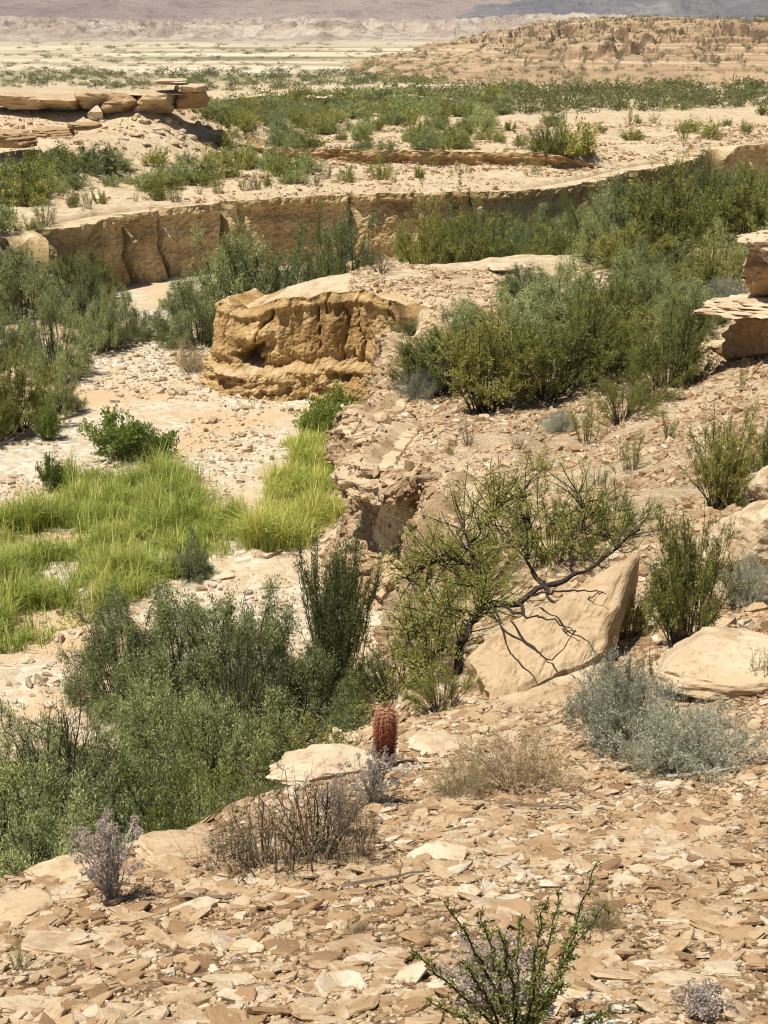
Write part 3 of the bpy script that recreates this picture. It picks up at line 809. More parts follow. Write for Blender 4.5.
proto("far",      'creosote', 'dark_bark', 4, R=1.0, H=1.0, stems=34, twigs=8, twig_len=0.32, per=10, leaf=(0.095, 0.05), upright=0.15, base_r=0.3, arch=0.15, wild=0.5, f0=0.3, lump=0.4)
proto("fargrey",  'grey', 'dark_bark', 3, R=1.0, H=1.0, stems=34, twigs=8, twig_len=0.32, per=10, leaf=(0.10, 0.042), upright=0.15, base_r=0.3, arch=0.15, wild=0.5, f0=0.3, lump=0.4)
proto("tuft",     'mesq', 'bark', 3, R=1.0, H=1.0, stems=20, twigs=5, twig_len=0.30, per=6, leaf=(0.11, 0.05), upright=0.5, arch=0.08, wild=0.5, f0=0.2)

_vr = random.Random(11)
CATN = {"creosote": "creosote_bush", "feather": "feathery_shrub", "wand": "upright_shrub", "bright": "mesquite_shrub", "silver": "silver_shrub", "straw": "dry_shrub",
        "thorn": "thorn_bush", "bramble": "thorn_bush", "weed": "leafy_weed", "sprig": "sapling", "dead": "bare_bush", "snag": "bare_bush", "far": "desert_shrub", "fargrey": "desert_shrub", "tuft": "low_shrub"}
def plant(kind, loc, R_, H_, label, group=None, sink=0.03, cat="shrub"):
    protos = SHRUB[kind]
    wm, lm, r0, h0 = protos[_vr.randrange(len(protos))]
    o = link(CATN[kind], None, None, (loc[0], loc[1], loc[2]-sink))
    o.rotation_euler = (_vr.uniform(-0.06, 0.06), _vr.uniform(-0.06, 0.06), _vr.uniform(0, 6.283))
    o.scale = (R_/r0, R_/r0*_vr.uniform(0.9, 1.1), H_/h0)
    tag(o, label, cat, group)
    link("stem", wm, o); link("foliage", lm, o)
    return o

def plant_px(kind, px, py, wpx, hpx, label, group=None, d=None, **kw):
    """a plant standing at this point of the picture, so wide and so tall in it"""
    p = G(px, py) if d is None else None
    if d is not None:
        a, c = ray(px, py); x, y = a*d, d; p = (x, y, H(x, y))
    f = to_px(np.array(p))[2]
    k = f/FPX
    return plant(kind, p, wpx*k/2, hpx*k/math.cos(R(14)), label, group, **kw)

# ------------------------------------------------------------------ rocks
def ico(sub):
    import bmesh
    bm = bmesh.new(); bmesh.ops.create_icosphere(bm, subdivisions=sub, radius=1.0)
    v = np.array([x.co[:] for x in bm.verts]); f = np.array([[a.index for a in q.verts] for q in bm.faces]); bm.free()
    return v, f
ICO = {k: ico(k) for k in (2, 3, 4, 5)}

def facet_rock(seed, size, sub=3, planes=16, sharp=1.0, rough=0.05, flat=0.0, strata=0.0):
    """angular block: a ball cut by random planes, its edges chipped, its sides split along the bedding"""
    rng = np.random.RandomState(seed)
    v, f = ICO[sub]
    n = norm(rng.normal(size=(planes, 3))); dd = rng.uniform(0.55, 0.95, planes)
    if flat:
        n[:, 2] *= 0.35; n = norm(n)
        n = np.vstack([n, [[0.05, 0.02, 1], [0.10, -0.16, 1], [0, 0.04, -1]]]); dd = np.r_[dd, flat, flat*1.03, flat]
    n = norm(n)
    s = seed*1.37
    c = v @ n.T
    wob = 1 + 0.05*noise3(v[:, 0]*2.3+s, v[:, 1]*2.3, v[:, 2]*2.3)
    r = np.where(c > 0.05, dd[None]/np.maximum(c, 0.05), 9).min(1)
    r = np.minimum(r, 1.15)*wob
    p = v*r[:, None]
    p = p + v*(rough*(np.abs(fbm(p[:, 0]*1.8+s, p[:, 1]*1.8, p[:, 2]*1.8, 5))-0.35))[:, None]
    if sub >= 4:
        p = p + v*(rough*0.16*np.sign(noise3(p[:, 0]*2.6, p[:, 1]*2.6+s, p[:, 2]*5))*sstep(0, 0.12, np.abs(noise3(p[:, 0]*2.6, p[:, 1]*2.6+s, p[:, 2]*5))))[:, None]
    if strata:
        q = p[:, 2]*5 + 0.4*noise3(p[:, 0]*1.2, p[:, 1]*1.2, s)
        k = 1 + strata*(1.2*fbm(q*0.9 + s, 0.6*noise3(p[:, 0]*0.8, p[:, 1]*0.8, s), s, 3) - 0.2*(np.abs(q-np.round(q)) < 0.08))
        p[:, :2] *= k[:, None]
    p = p*np.asarray(size)
    return p, f

def rock(name, label, cat, seed, loc, size, rotz=0.0, tilt=(0, 0), mat='boulder', rnd=0.5, group=None, **kw):
    p, f = facet_rock(seed, size, **kw)
    me = mesh_np(name, p, f, [M[mat]], {"rnd": np.full(len(p), rnd)})
    o = link(name, me, None, loc)
    o.rotation_euler = (tilt[0], tilt[1], rotz)
    return tag(o, label, cat, group)

def rock_px(name, label, px, py, wpx, hpx, seed, depth=1.0, sink=0.35, **kw):
    """a rock whose foot is at this point of the picture, so wide and so tall in it"""
    p = np.array(G(px, py)); f = to_px(p)[2]; k = f/FPX
    se = -p[2]/np.linalg.norm(p); ce = math.sqrt(1-se*se)
    w = wpx*k/2; tall = hpx*k/2/0.85
    dy = min(w*depth, 0.60*tall/max(se, 0.12))
    h = max((tall - dy*se)/ce, 0.30*tall)
    return rock(name, label, kw.pop('cat', 'boulder'), seed, (p[0], p[1]+dy*0.75, H(p[0], p[1]+dy*0.75)+h*(1-2*sink)*0.8), (w, dy, h), **kw)

# the big leaning slab: an outline in its own plane, given a real thickness
def slab(name, label, corners, thick, mat, seed, rnd=0.6, res=26, rough=0.05, pull=1.0):
    A, B, C, D = [np.array(PD(*c))*pull for c in corners]     # A low left, B high left, C high right, D low right
    u = np.linspace(0, 1, res*2)[None, :, None]; v = np.linspace(0, 1, res)[:, None, None]
    rng = np.random.RandomState(seed)
    wu = u + 0.0*v; wv = v + 0.0*u
    # uneven edges
    n_e = lambda t, o: 0.055*fbm(t*3.0, o, seed*1.0, 3)
    U = wu + (1-wu)**3*n_e(wv, 1) + wu**3*n_e(wv, 2); V = wv + (1-wv)**3*n_e(wu, 3) + wv**3*n_e(wu, 4)
    Ptop = A*(1-U)*(1-V) + D*U*(1-V) + B*(1-U)*V + C*U*V
    nn = norm(np.cross(D-A, B-A)); 
    if nn[2] < 0: nn = -nn
    Ptop = Ptop + nn*(rough*fbm(wu*4, wv*2.5, seed*2.0, 4) + 0.02*np.floor(3*fbm(wu*1.2, wv*2.2, seed*3.0, 2)))
    edge = np.minimum(np.minimum(wu, 1-wu)*1.6, np.minimum(wv, 1-wv))
    Ptop = Ptop - nn*0.05*np.exp(-(edge/0.03))
    Pbot = Ptop - nn*thick*(0.9 + 0.2*noise3(wu*3, wv*3, seed)) + (A+B+C+D-4*Ptop)*0.012
    nr, nc = res, res*2
    V1 = Ptop.reshape(-1, 3); V2 = Pbot.reshape(-1, 3); off = len(V1)
    F1 = grid_faces(nr, nc); F2 = grid_faces(nr, nc)[:, ::-1] + off
    ring = np.r_[np.arange(nc), (np.arange(1, nr))*nc+nc-1, (nr-1)*nc+np.arange(nc-2, -1, -1), np.arange(nr-2, 0, -1)*nc]
    r2 = np.roll(ring, -1)
    # sides in five layers with a broken look
    L = 6; vs = [V1, V2]; lay_idx = [ring]
    base = 2*off
    for k in range(1, L):
        t = k/L
        P = V1[ring]*(1-t) + V2[ring]*t
        cen = (V1.mean(0)+V2.mean(0))/2
        outw = norm(P-cen)
        P = P + outw*(0.05*noise3(np.arange(len(ring))*0.12, t*5, seed) + 0.02*noise3(np.arange(len(ring))*0.6, t*9, seed))[:, None]
        vs.append(P); lay_idx.append(base+np.arange(len(ring))); base += len(ring)
    lay_idx.append(ring+off)
    FS = []
    for k in range(L):
        a, b = lay_idx[k], lay_idx[k+1]
        FS.append(np.stack([a, b, np.roll(b, -1), np.roll(a, -1)], -1))
    VV = np.vstack(vs); FF = np.vstack([F1, F2]+FS)
    c0 = VV.mean(0)
    me = mesh_np(name, VV-c0, FF, [M[mat]], {"rnd": np.full(len(VV), rnd)})
    return tag(link(name, me, None, tuple(c0)), label, "rock slab")

slab("rock_slab", "large leaning slab of pale sandstone crossed by thin branch shadows, beneath the dark-limbed mesquite",
     [(492, 698, 13.1), (468, 652, 14.0), (640, 542, 15.9), (602, 648, 13.95)], 0.42, 'boulder', 4, 0.22, pull=0.925)
slab("bedrock_ledge", "long low tilted ledge of pale bedrock just below the leaning slab",
     [(405, 765, 10.75), (448, 716, 12.3), (612, 655, 13.7), (575, 705, 12.0)], 0.45, 'boulder', 9, 0.5, rough=0.04, pull=0.945)
rock_px("boulder", "rounded pale boulder stained rusty at its left end, right of the silver shrub", 735, 694, 150, 82, 21, depth=0.75, sink=0.0, rnd=0.55, sub=5, rough=0.07, planes=10, strata=0.04)
rock_px("boulder", "big pale cracked boulder at the right edge above the bluish grey shrub", 760, 578, 100, 92, 33, depth=0.9, sink=0.0, rnd=0.6, sub=5, rough=0.10, planes=9)
rock_px("boulder", "smaller pale boulder behind the big cracked boulder at the right edge", 772, 505, 50, 48, 34, depth=0.9, sink=0.1, rnd=0.7, sub=4, rough=0.1, planes=9)
rock_px("boulder", "broad cream boulder just behind the barrel cactus", 322, 782, 116, 56, 41, depth=0.8, sink=0.2, rnd=0.75, sub=5, rough=0.09, planes=12, strata=0.05)
rock_px("boulder", "pale angular rock right of the barrel cactus", 443, 752, 70, 34, 43, depth=0.8, sink=0.2, rnd=0.7, sub=4, rough=0.08, planes=12)
rock_px("boulder", "cream boulder on the brink left of the thorn bush", 168, 868, 100, 56, 45, depth=0.8, sink=0.2, rnd=0.6, sub=5, rough=0.08, planes=11, strata=0.05)
rock_px("boulder", "tan boulder on the brink behind the mauve dried plant", 60, 882, 95, 48, 47, depth=0.9, sink=0.25, rnd=0.45, sub=5, rough=0.08, planes=11)
rock_px("boulder", "rounded grey brown boulder at the left edge of the near slope", 12, 920, 75, 46, 49, depth=0.9, sink=0.2, rnd=0.35, sub=4, rough=0.08, planes=10)
rock_px("boulder", "grey lichen-pale flat rock to the right of the thorn bush", 436, 866, 95, 56, 51, depth=1.0, sink=0.45, rnd=0.95, sub=4, rough=0.06, flat=0.5)
rock_px("boulder", "long white split slab lying on the slope right of the mauve dried plant", 195, 912, 72, 24, 53, depth=0.5, sink=0.15, rnd=0.9, sub=4, rough=0.04, flat=0.6, rotz=0.35)
for i, (px, py, w, h, lab) in enumerate((
        (75, 955, 190, 60, "wide smooth tan bedrock sheet on the lower left of the near slope"),
        (40, 1015, 150, 50, "tan bedrock sheet at the bottom left corner"),
        (250, 880, 80, 26, "flat tan bedrock patch below the thorn bush"),
        (560, 1005, 150, 52, "smooth sandy rock sheet right of the green spindly bush"),
        (690, 985, 120, 36, "broken flat rock sheet near the bottom right"),
        (235, 985, 95, 34, "tan plate of bedrock amid the rubble, lower left of centre"))):
    rock_px("bedrock_patch", lab, px, py, w, h, 60+i, depth=0.9, sink=0.58, rnd=0.5+0.05*i, sub=5, rough=0.06, flat=0.45, planes=12, cat='bedrock', tilt=(-0.30, 0.03))

# pedestal rock at the right edge: orange neck, pale cap and shelf
def pedestal():
    d0 = 36.0
    k = d0/FPX
    base = PD(766, 352, d0)
    o = tag(link("pedestal_rock", None, None, base), "layered orange pedestal rock with a pale overhanging cap at the right edge", "pedestal rock")
    def piece(name, seed, c, size, mat, rnd, **kw):
        p, f = facet_rock(seed, size, **kw)
        me = mesh_np(name, p+np.array(c), f, [M[mat]], {"rnd": np.full(len(p), rnd)})
        return link(name, me, o)
    piece("foot", 71, (0.25, 0.4, 0.25), (1.25, 1.1, 0.95), 'orange', 0.5, sub=5, rough=0.16, strata=0.05, planes=12)
    piece("shelf", 72, (-0.25, 0.15, 1.12), (1.55, 1.2, 0.24), 'boulder', 0.75, sub=5, rough=0.20, strata=0.012, planes=10, flat=0.7)
    piece("neck", 73, (0.45, 0.45, 1.85), (0.95, 0.9, 0.85), 'orange', 0.35, sub=5, rough=0.16, strata=0.06, planes=12)
    piece("cap", 74, (0.40, 0.35, 2.62), (1.45, 1.15, 0.46), 'boulder', 0.85, sub=5, rough=0.24, strata=0.012, planes=10, flat=0.8)
pedestal()
rock_px("rock_slab", "thin broken slab lying against the foot of the pedestal rock", 728, 352, 44, 16, 75, depth=0.9, sink=0.1, rnd=0.8, sub=4, flat=0.5, cat='rock slab')
rock_px("boulder", "cream boulder on the brink between the earth block and the ridge shrubs", 374, 372, 34, 26, 77, depth=0.9, sink=0.3, rnd=0.7, sub=4, rough=0.1)
rock_px("boulder", "pale squat boulder among the shrubs at the left edge", 16, 384, 42, 26, 78, depth=0.9, sink=0.2, rnd=0.85, sub=4, rough=0.08)
rock_px("boulder", "round grey boulder at the left end of the long cliff", 5, 258, 26, 20, 79, depth=0.9, sink=0.2, rnd=0.9, sub=4, rough=0.06)
rock_px("rock_slab", "pale tilted plates of rock lying on the sandy strip above the block", 512, 275, 56, 14, 80, depth=1.2, sink=0.1, rnd=0.9, sub=4, flat=0.5, rotz=0.5, cat='rock slab')
rock_px("rock_slab", "narrow rusty plate of rock beside the pale tilted plates", 488, 284, 34, 7, 81, depth=0.9, sink=0.1, rnd=0.5, sub=3, flat=0.5, rotz=0.4, cat='rock slab')
rock_px("boulder", "squared pale rock on the bank beyond the left shrubs", 108, 297, 18, 9, 82, depth=0.9, sink=0.2, rnd=0.9, sub=3)
# light ledge rocks along the near bank of the grass
for i, (px, py, w, h) in enumerate(((10, 668, 60, 26), (62, 640, 46, 18), (118, 606, 50, 18), (165, 588, 44, 16), (222, 580, 36, 14), (268, 588, 60, 20), (262, 557, 44, 18), (290, 566, 40, 14))):
    rock_px("bank_rock", "pale sandy rock at the grass rim, " + ("far left", "left of the small tan rocks", "below the tall grass",
            "left of the bluish round shrub", "right of the bluish round shrub", "behind the dark upright shrub", "above its neighbours, near the right grass patch", "close to the dark upright shrub")[i],
            px, py, w, h, 90+i, depth=0.8, sink=0.5, rnd=0.6+0.04*i, sub=4, rough=0.09, flat=0.7, cat='rock', group="pale rocks along the rim of the grass")

# ledge of blocks on the mound of the left plateau
ledge = [(16, 112, 62, 22, "left end of the ledge"), (64, 113, 44, 20, "second from the left end of the ledge"), (97, 112, 44, 24, "left of the square fallen block"), (122, 116, 44, 26, "middle of the ledge"), (150, 117, 48, 30, "thick, right of the middle of the ledge"),
         (186, 112, 36, 30, "dark right end of the ledge")]
for i, (px, py, w, h, t) in enumerate(ledge):
    d = 91.5+0.4*i; a, c = ray(px, py); k = d/FPX
    rock("ledge_block", "brown sandstone block, " + t, "rock ledge", 110+i, (a*d, d+1.0, c*d+h*k*0.45), (w*k*0.62, 2.4, h*k*0.46), rotz=0.1*(i % 3-1), mat='orange' if i in (3, 5) else 'boulder',
         rnd=0.3, group="blocks of the plateau ledge", sub=4, rough=0.07, flat=0.75, strata=0.07, planes=12)
for i, (px, py, w, h, t) in enumerate(((168, 85, 44, 6, "topmost thin cap plate above the ledge"), (150, 97, 70, 5, "thin plate under the topmost cap"), (70, 103, 90, 6, "long thin plate over the left blocks"), (190, 92, 34, 8, "short plate over the dark right end"))):
    d = 93.0; a, c = ray(px, py); k = d/FPX
    rock("ledge_plate", "pale sandstone plate, " + t, "rock plate", 120+i, (a*d, d+1.2, c*d+h*k*0.4), (w*k*0.58, 2.6, h*k*0.6), mat='boulder', rnd=0.7, group="plates of the plateau ledge", sub=4, rough=0.06, flat=0.7, strata=0.05)
for i, (px, py, w, h, t) in enumerate(((10, 148, 46, 18, "dark block at the left edge"), (50, 138, 44, 10, "middle plate"), (78, 131, 30, 8, "right plate"))):
    d = 80.0; a, c = ray(px, py); k = d/FPX
    rock("ledge_block", "brown rock of the lower left ledge, " + t, "rock ledge", 130+i, (a*d, d+0.8, c*d+h*k*0.45), (w*k*0.6, 2.0, h*k*0.55), mat='orange', rnd=0.6, group="blocks of the lower left ledge", sub=4, rough=0.07, flat=0.75, strata=0.06)
rock_px("boulder", "square pale block tipped against the plateau ledge", 95, 122, 17, 16, 140, depth=0.8, sink=0.1, rnd=0.85, sub=4, rotz=0.4)
_r = random.Random(5)
for i in range(26):
    px, py = _r.uniform(120, 235), _r.uniform(116, 148)
    if py < 112 + (px-190)*0.5: continue
    rock_px("rubble_rock", "pale rock on the rubble apron below the plateau ledge", px, py, _r.uniform(5, 15), _r.uniform(3, 8), 150+i, depth=0.9, sink=0.3, rnd=_r.uniform(0.3, 0.95), sub=2, cat="rock", group="rubble under the plateau ledge")

# ------------------------------------------------------------------ loose shale on the near slope, gravel further off
def stone_proto(rng, full):
    n = rng.randint(5, 8) if not full else rng.randint(6, 10)
    ang = np.sort((np.arange(n) + rng.uniform(-0.42, 0.42, n))*2*np.pi/n); r = rng.uniform(0.66, 1.15, n)
    xy = np.c_[np.cos(ang)*r, np.sin(ang)*r]
    slope = rng.uniform(-0.35, 0.35, 2)
    def ring(f, z, j):
        return np.c_[xy*f + rng.normal(size=(n, 2))*j, np.full(n, z) + xy @ slope*0.6 + rng.normal(size=n)*j*0.9]
    if full:
        rings = [ring(0.90, -0.5, 0.05), ring(1.0, -0.05, 0.05), ring(0.97, 0.30, 0.04), ring(0.86, 0.5, 0.05)]
    else:
        rings = [ring(1.0, -0.4, 0.04), ring(0.90, 0.5, 0.06)]
    V = np.vstack(rings + [[[rng.uniform(-0.2, 0.2), rng.uniform(-0.2, 0.2), 0.56]]])
    F = []
    for k in range(len(rings)-1):
        for i in range(n):
            j = (i+1) % n
            a, b, c, d = k*n+i, k*n+j, (k+1)*n+j, (k+1)*n+i
            F += [(a, b, c), (a, c, d)]
    top = (len(rings)-1)*n
    for i in range(n):
        F.append((top+i, top+(i+1) % n, len(V)-1))
    return V, np.array(F)

def basis(nrm, rot, tiltx, tilty):
    nrm = norm(nrm + np.stack([tiltx, tilty, np.zeros_like(tiltx)], -1))
    ref = np.stack([np.cos(rot), np.sin(rot), np.zeros_like(rot)], -1)
    a = norm(np.cross(ref, nrm)); b = np.cross(nrm, a)
    return np.stack([a, b, nrm], -1)          # columns

def scatter(name, label, cat, P, size, thick, mat, seed, tilt=0.16, full=True, sink=0.25, n_ind=0, ind=None, rndf=None, protos=36, asp=(0.38, 0.95), parent=None):
    """P: (n,3) ground points; the largest in the picture become stones of their own, the rest one mass"""
    rng = np.random.RandomState(seed)
    n = len(P)
    nr = normal_at(P[:, 0], P[:, 1])
    B = basis(nr, rng.uniform(0, 6.28, n), rng.normal(size=n)*tilt, rng.normal(size=n)*tilt - tilt*0.6)
    asp_ = rng.uniform(*asp, n)
    S = np.stack([size*0.5, size*0.5*asp_, thick], -1)
    Mx = B*S[:, None, :]
    C = P + nr*(thick*(0.5-sink))[:, None]
    rnd = rng.rand(n) if rndf is None else rndf
    px, py, f = to_px(P)
    vis = (px > -15) & (px < 783) & (py > 0) & (py < 1045) & (f > 0)
    score = np.where(vis, size/np.maximum(f, 0.1), 0)
    order = np.argsort(-score)
    ids = set(order[:n_ind].tolist()) if n_ind else set()
    pr = [stone_proto(rng, full) for _ in range(protos)]
    which = rng.randint(0, protos, n)
    VV, FF, RR, off = [], [], [], 0
    keep = np.array([i not in ids for i in range(n)])
    for k, (V, F) in enumerate(pr):
        sel = np.where((which == k) & keep)[0]
        if not len(sel): continue
        W = np.einsum('nij,vj->nvi', Mx[sel], V) + C[sel][:, None]
        VV.append(W.reshape(-1, 3)); FF.append((F[None] + (np.arange(len(sel))*len(V))[:, None, None] + off).reshape(-1, 3))
        RR.append(np.repeat(rnd[sel], len(V))); off += len(sel)*len(V)
    me = mesh_np(name, np.vstack(VV), np.vstack(FF), [M[mat]], {"rnd": np.concatenate(RR)})
    tag(link(name, me), label, cat, kind="stuff")
    for i in order[:n_ind]:
        ind(i, P[i], size[i], thick[i], asp_[i], B[i], C[i], rnd[i], px[i], py[i])

def zone_pts(n, d0, d1, half, seed, power=1.0):
    rng = np.random.RandomState(seed)
    # even over the plan between two depths, inside a fan somewhat wider than the view
    d = np.sqrt(rng.uniform(d0*d0, d1*d1, n)); x = rng.uniform(-1, 1, n)*half*d
    return np.c_[x, d, height(x, d)]

near = zone_pts(112000, 3.2, 14.5, 0.35, 3)
near = near[(near[:, 2] > -6.6)]
rr = np.random.RandomState(4)
sz = np.clip(0.0165*(1-rr.rand(len(near)))**(-0.56), 0.014, 0.19)
cl = 0.7 + 0.6*np.clip(0.5+fbm(near[:, 0]*1.1, near[:, 1]*1.1, 3.0, 3), 0, 1.2)
sz = np.clip(sz*cl, 0.014, 0.20)
th = np.minimum(sz*rr.uniform(0.09, 0.28, len(near)), 0.022)
rnd_near = np.clip(0.48 + 0.14*fbm(near[:, 0]*0.8, near[:, 1]*0.8, 1.0, 2) + rr.normal(size=len(near))*0.27, 0, 1)

def near_stone(i, P, s, t, asp, B, C, rnd, px, py):
    rg = np.random.RandomState(1000+int(i))
    p, f = stone_proto(rg, True)
    p = p*np.array([s*0.5, s*0.5*asp, max(t, s*0.07)])
    tone = ("rusty brown", "brown", "tan", "pale tan", "cream", "whitish")[min(5, int(rnd*6))]
    px_w = s/(P[1]+1e-6)*FPX
    size = "large" if px_w > 44 else ("middling" if px_w > 30 else "small")
    marks = (((384, 735), "near the barrel cactus"), ((310, 850), "around the thorn bush"), ((110, 880), "around the mauve dried plant"), ((510, 980), "around the spindly green bush"),
             ((650, 740), "below the silver shrub"), ((720, 670), "by the rounded pale boulder"), ((520, 780), "beside the straw-coloured dry shrub"), ((690, 900), "on the open rubble at the right"),
             ((690, 1000), "in the bottom right corner"), ((80, 990), "in the bottom left corner"), ((260, 960), "on the rubble below the thorn bush"), ((420, 900), "on the rubble in the lower middle"))
    where = min(marks, key=lambda m: (m[0][0]-px)**2 + (m[0][1]-py)**2)[1]
    me = mesh_np("stone", p, f, [M['stone']], {"rnd": np.full(len(p), rnd)})
    o = link("stone", me)
    R4 = Matrix([list(B[0])+[C[0]], list(B[1])+[C[1]], list(B[2])+[C[2]], [0, 0, 0, 1]])
    o.matrix_world = R4
    tag(o, f"{size} {tone} shale stone {where}", "stone", f"{size} {tone} loose stones {where}")
_big = sz > 0.045
scatter("shale_rubble", "flat tan shale pieces covering the near slope", "rubble", near[_big], sz[_big], th[_big], 'stone', 5, sink=0.05, tilt=0.18, n_ind=285, ind=near_stone, rndf=rnd_near[_big])
scatter("shale_chips", "small tan shale chips between the larger stones of the near slope", "rubble", near[~_big], sz[~_big], th[~_big], 'stone', 6, sink=0.0, tilt=0.26, full=False, rndf=rnd_near[~_big])

mid = zone_pts(75000, 13.0, 56, 0.33, 13)
dm, wm_ = wash_dist(mid[:, 0], mid[:, 1])
patch = fbm(mid[:, 0]*0.35, mid[:, 1]*0.35, 9.0, 3)
mid = mid[(dm > 0.3) & (mid[:, 0] > -1.2) & (patch > -0.32)]
r2 = np.random.RandomState(14)
s2 = np.clip(0.055*(1-r2.rand(len(mid)))**(-0.45), 0.045, 0.28)
scatter("slope_gravel", "pale gravel strewn over the slope of the right bank", "gravel", mid, s2, s2*r2.uniform(0.2, 0.45, len(mid)), 'stone', 15, tilt=0.25, full=False,
        rndf=np.clip(0.44+r2.normal(size=len(mid))*0.26, 0, 1))
plat = zone_pts(30000, 74, 135, 0.30, 53)
dp, wp_ = wash_dist(plat[:, 0], plat[:, 1])
plat = plat[(dp > 1.0) & (fbm(plat[:, 0]*0.2, plat[:, 1]*0.2, 4.0, 3) > -0.2)]
rp = np.random.RandomState(54)
sp_ = np.clip(0.09*(1-rp.rand(len(plat)))**(-0.5), 0.08, 0.5)
scatter("plateau_stones", "small stones strewn over the sandy plateau beyond the long cliff", "stones", plat, sp_, sp_*rp.uniform(0.2, 0.5, len(plat)), 'stone', 55, tilt=0.2, full=False, rndf=np.clip(0.45+rp.normal(size=len(plat))*0.28, 0, 1))
_bl = bpy.data.objects["clay_bluff"].data
_bv = np.empty(len(_bl.vertices)*3, np.float32); _bl.vertices.foreach_get("co", _bv); _bv = _bv.reshape(-1, 3).astype(float)
_rb = np.random.RandomState(77)
_bp = _bv[_rb.choice(len(_bv), 5200, False)] + _rb.normal(size=(5200, 3))*0.03
sb = np.clip(0.05*(1-_rb.rand(5200))**(-0.5), 0.045, 0.30)
scatter("bluff_rubble", "crumbling stones studding the clay bluff", "rubble", _bp, sb, sb*_rb.uniform(0.3, 0.7, 5200), 'stone', 78, tilt=0.6, full=False, sink=0.45, rndf=np.clip(0.5+_rb.normal(size=5200)*0.22, 0, 1))
bed = zone_pts(26000, 24, 60, 0.38, 23)
db, wb = wash_dist(bed[:, 0], bed[:, 1])
pb = fbm(bed[:, 0]*0.30, bed[:, 1]*0.22, 2.0, 3)
bed = bed[(db < 0.2) & (pb > -0.12)]
r3 = np.random.RandomState(24)
s3 = np.clip(0.075*(1-r3.rand(len(bed)))**(-0.4), 0.06, 0.36)
scatter("wash_cobbles", "pale cobbles paving the bed of the dry wash", "cobbles", bed, s3, s3*r3.uniform(0.25, 0.5, len(bed)), 'cobble', 25, tilt=0.2, full=False)

# ------------------------------------------------------------------ the plants where they stand
def at_d(px, d):
    """ground point in this direction at this depth"""
    a, _ = ray(px, 512)
    # the sideways slope of the sight line depends on the height it looks at: solve once
    x = (px-CX)/FPX*d
    for _i in range(3):
        z = H(x, d)
        f = d*math.cos(R(PITCH)) - z*math.sin(R(PITCH))
        x = (px-CX)/FPX*f
    return (x, d, H(x, d))

# lower left thicket at the foot of the near slope
GL = "shrubs of the thicket below the near slope"
thick = [  # kind, px, depth, radius, height, label
    ('feather', 125, 26.0, 1.3, 2.0, "grey green feathery shrub, upper left of the thicket below the grassy wash"),
    ('feather', 185, 25.2, 1.5, 2.4, "tall grey green feathery shrub at the top of the thicket, below the bluish round shrub"),
    ('feather', 243, 25.2, 1.5, 2.5, "tall grey green feathery shrub left of the dark upright shrub"),
    ('feather', 292, 24.4, 1.4, 2.2, "grey green feathery shrub at the foot of the dark upright shrub"),
    ('wand', 336, 25.6, 1.15, 2.9, "tall dark green upright shrub with wand-like stems below the clay bluff"),
    ('snag', 66, 20.8, 1.15, 2.3, "dark bare-stemmed bush at the left of the thicket"),
    ('feather', 20, 21.5, 1.2, 1.5, "low grey green shrub at the left edge, beside the dark bare-stemmed bush"),
    ('snag', 236, 23.2, 0.9, 2.7, "dark bare stems standing up in the thicket, left of the dark upright shrub"),
    ('snag', 150, 19.6, 0.9, 2.2, "dark bare stems in the middle of the thicket"),
    ('snag', 30, 13.2, 0.8, 1.5, "dark bare stems low in the thicket near the left edge"),
    ('feather', 122, 22.0, 1.4, 2.1, "grey green shrub right of the dark bare-stemmed bush"),
    ('feather', 180, 21.6, 1.5, 2.3, "broad grey green shrub in the heart of the thicket"),
    ('feather', 238, 21.4, 1.4, 2.2, "grey green shrub with dark stems, right of the heart of the thicket"),
    ('bright', 292, 21.0, 1.3, 1.9, "yellowish green shrub in the thicket above the cream boulder"),
    ('creosote', 345, 20.6, 1.1, 1.7, "dark green shrub in the thicket behind the barrel cactus"),
    ('feather', 8, 18.3, 1.4, 2.1, "grey green shrub at the left edge, middle of the thicket"),
    ('feather', 68, 18.0, 1.5, 2.3, "broad feathery shrub below the dark bare-stemmed bush"),
    ('feather', 132, 17.8, 1.4, 2.2, "feathery green shrub left of a bright green mesquite shrub in the thicket"),
    ('bright', 196, 17.6, 1.4, 2.0, "bright green mesquite shrub in the middle of the thicket"),
    ('feather', 250, 17.4, 1.2, 1.8, "grey green shrub right of the bright green mesquite shrub"),
    ('bright', 312, 17.0, 1.2, 1.6, "yellow green shrub just left of the barrel cactus top"),
    ('bright', 362, 16.6, 1.1, 1.4, "yellow green shrub straight behind the barrel cactus"),
    ('feather', -12, 15.2, 1.3, 1.9, "feathery green shrub cut by the left edge, low in the thicket"),
    ('feather', 42, 14.8, 1.3, 1.9, "dense green shrub above the tan boulder on the brink"),
    ('feather', 100, 14.4, 1.2, 1.8, "dense green shrub above the mauve dried plant"),
    ('bright', 160, 14.2, 1.2, 1.7, "bright green shrub above the cream boulder on the brink"),
    ('bright', 222, 13.8, 1.1, 1.5, "bright green shrub at the upper left of the thorn bush"),
    ('bright', 278, 13.4, 0.9, 1.1, "small bright green shrub just above the thorn bush"),
    ('feather', 6, 11.6, 1.0, 1.35, "dark green shrub at the left edge right behind the brink"),
    ('feather', 64, 11.2, 0.9, 1.25, "dark green shrub right behind the tan boulder on the brink"),
    ('feather', 122, 11.2, 0.8, 1.05, "dark green shrub right behind the mauve dried plant"),
]
for kind, px, d, r_, h_, lab in thick:
    plant(kind, at_d(px, d), r_*0.95, h_*0.97, lab, GL)

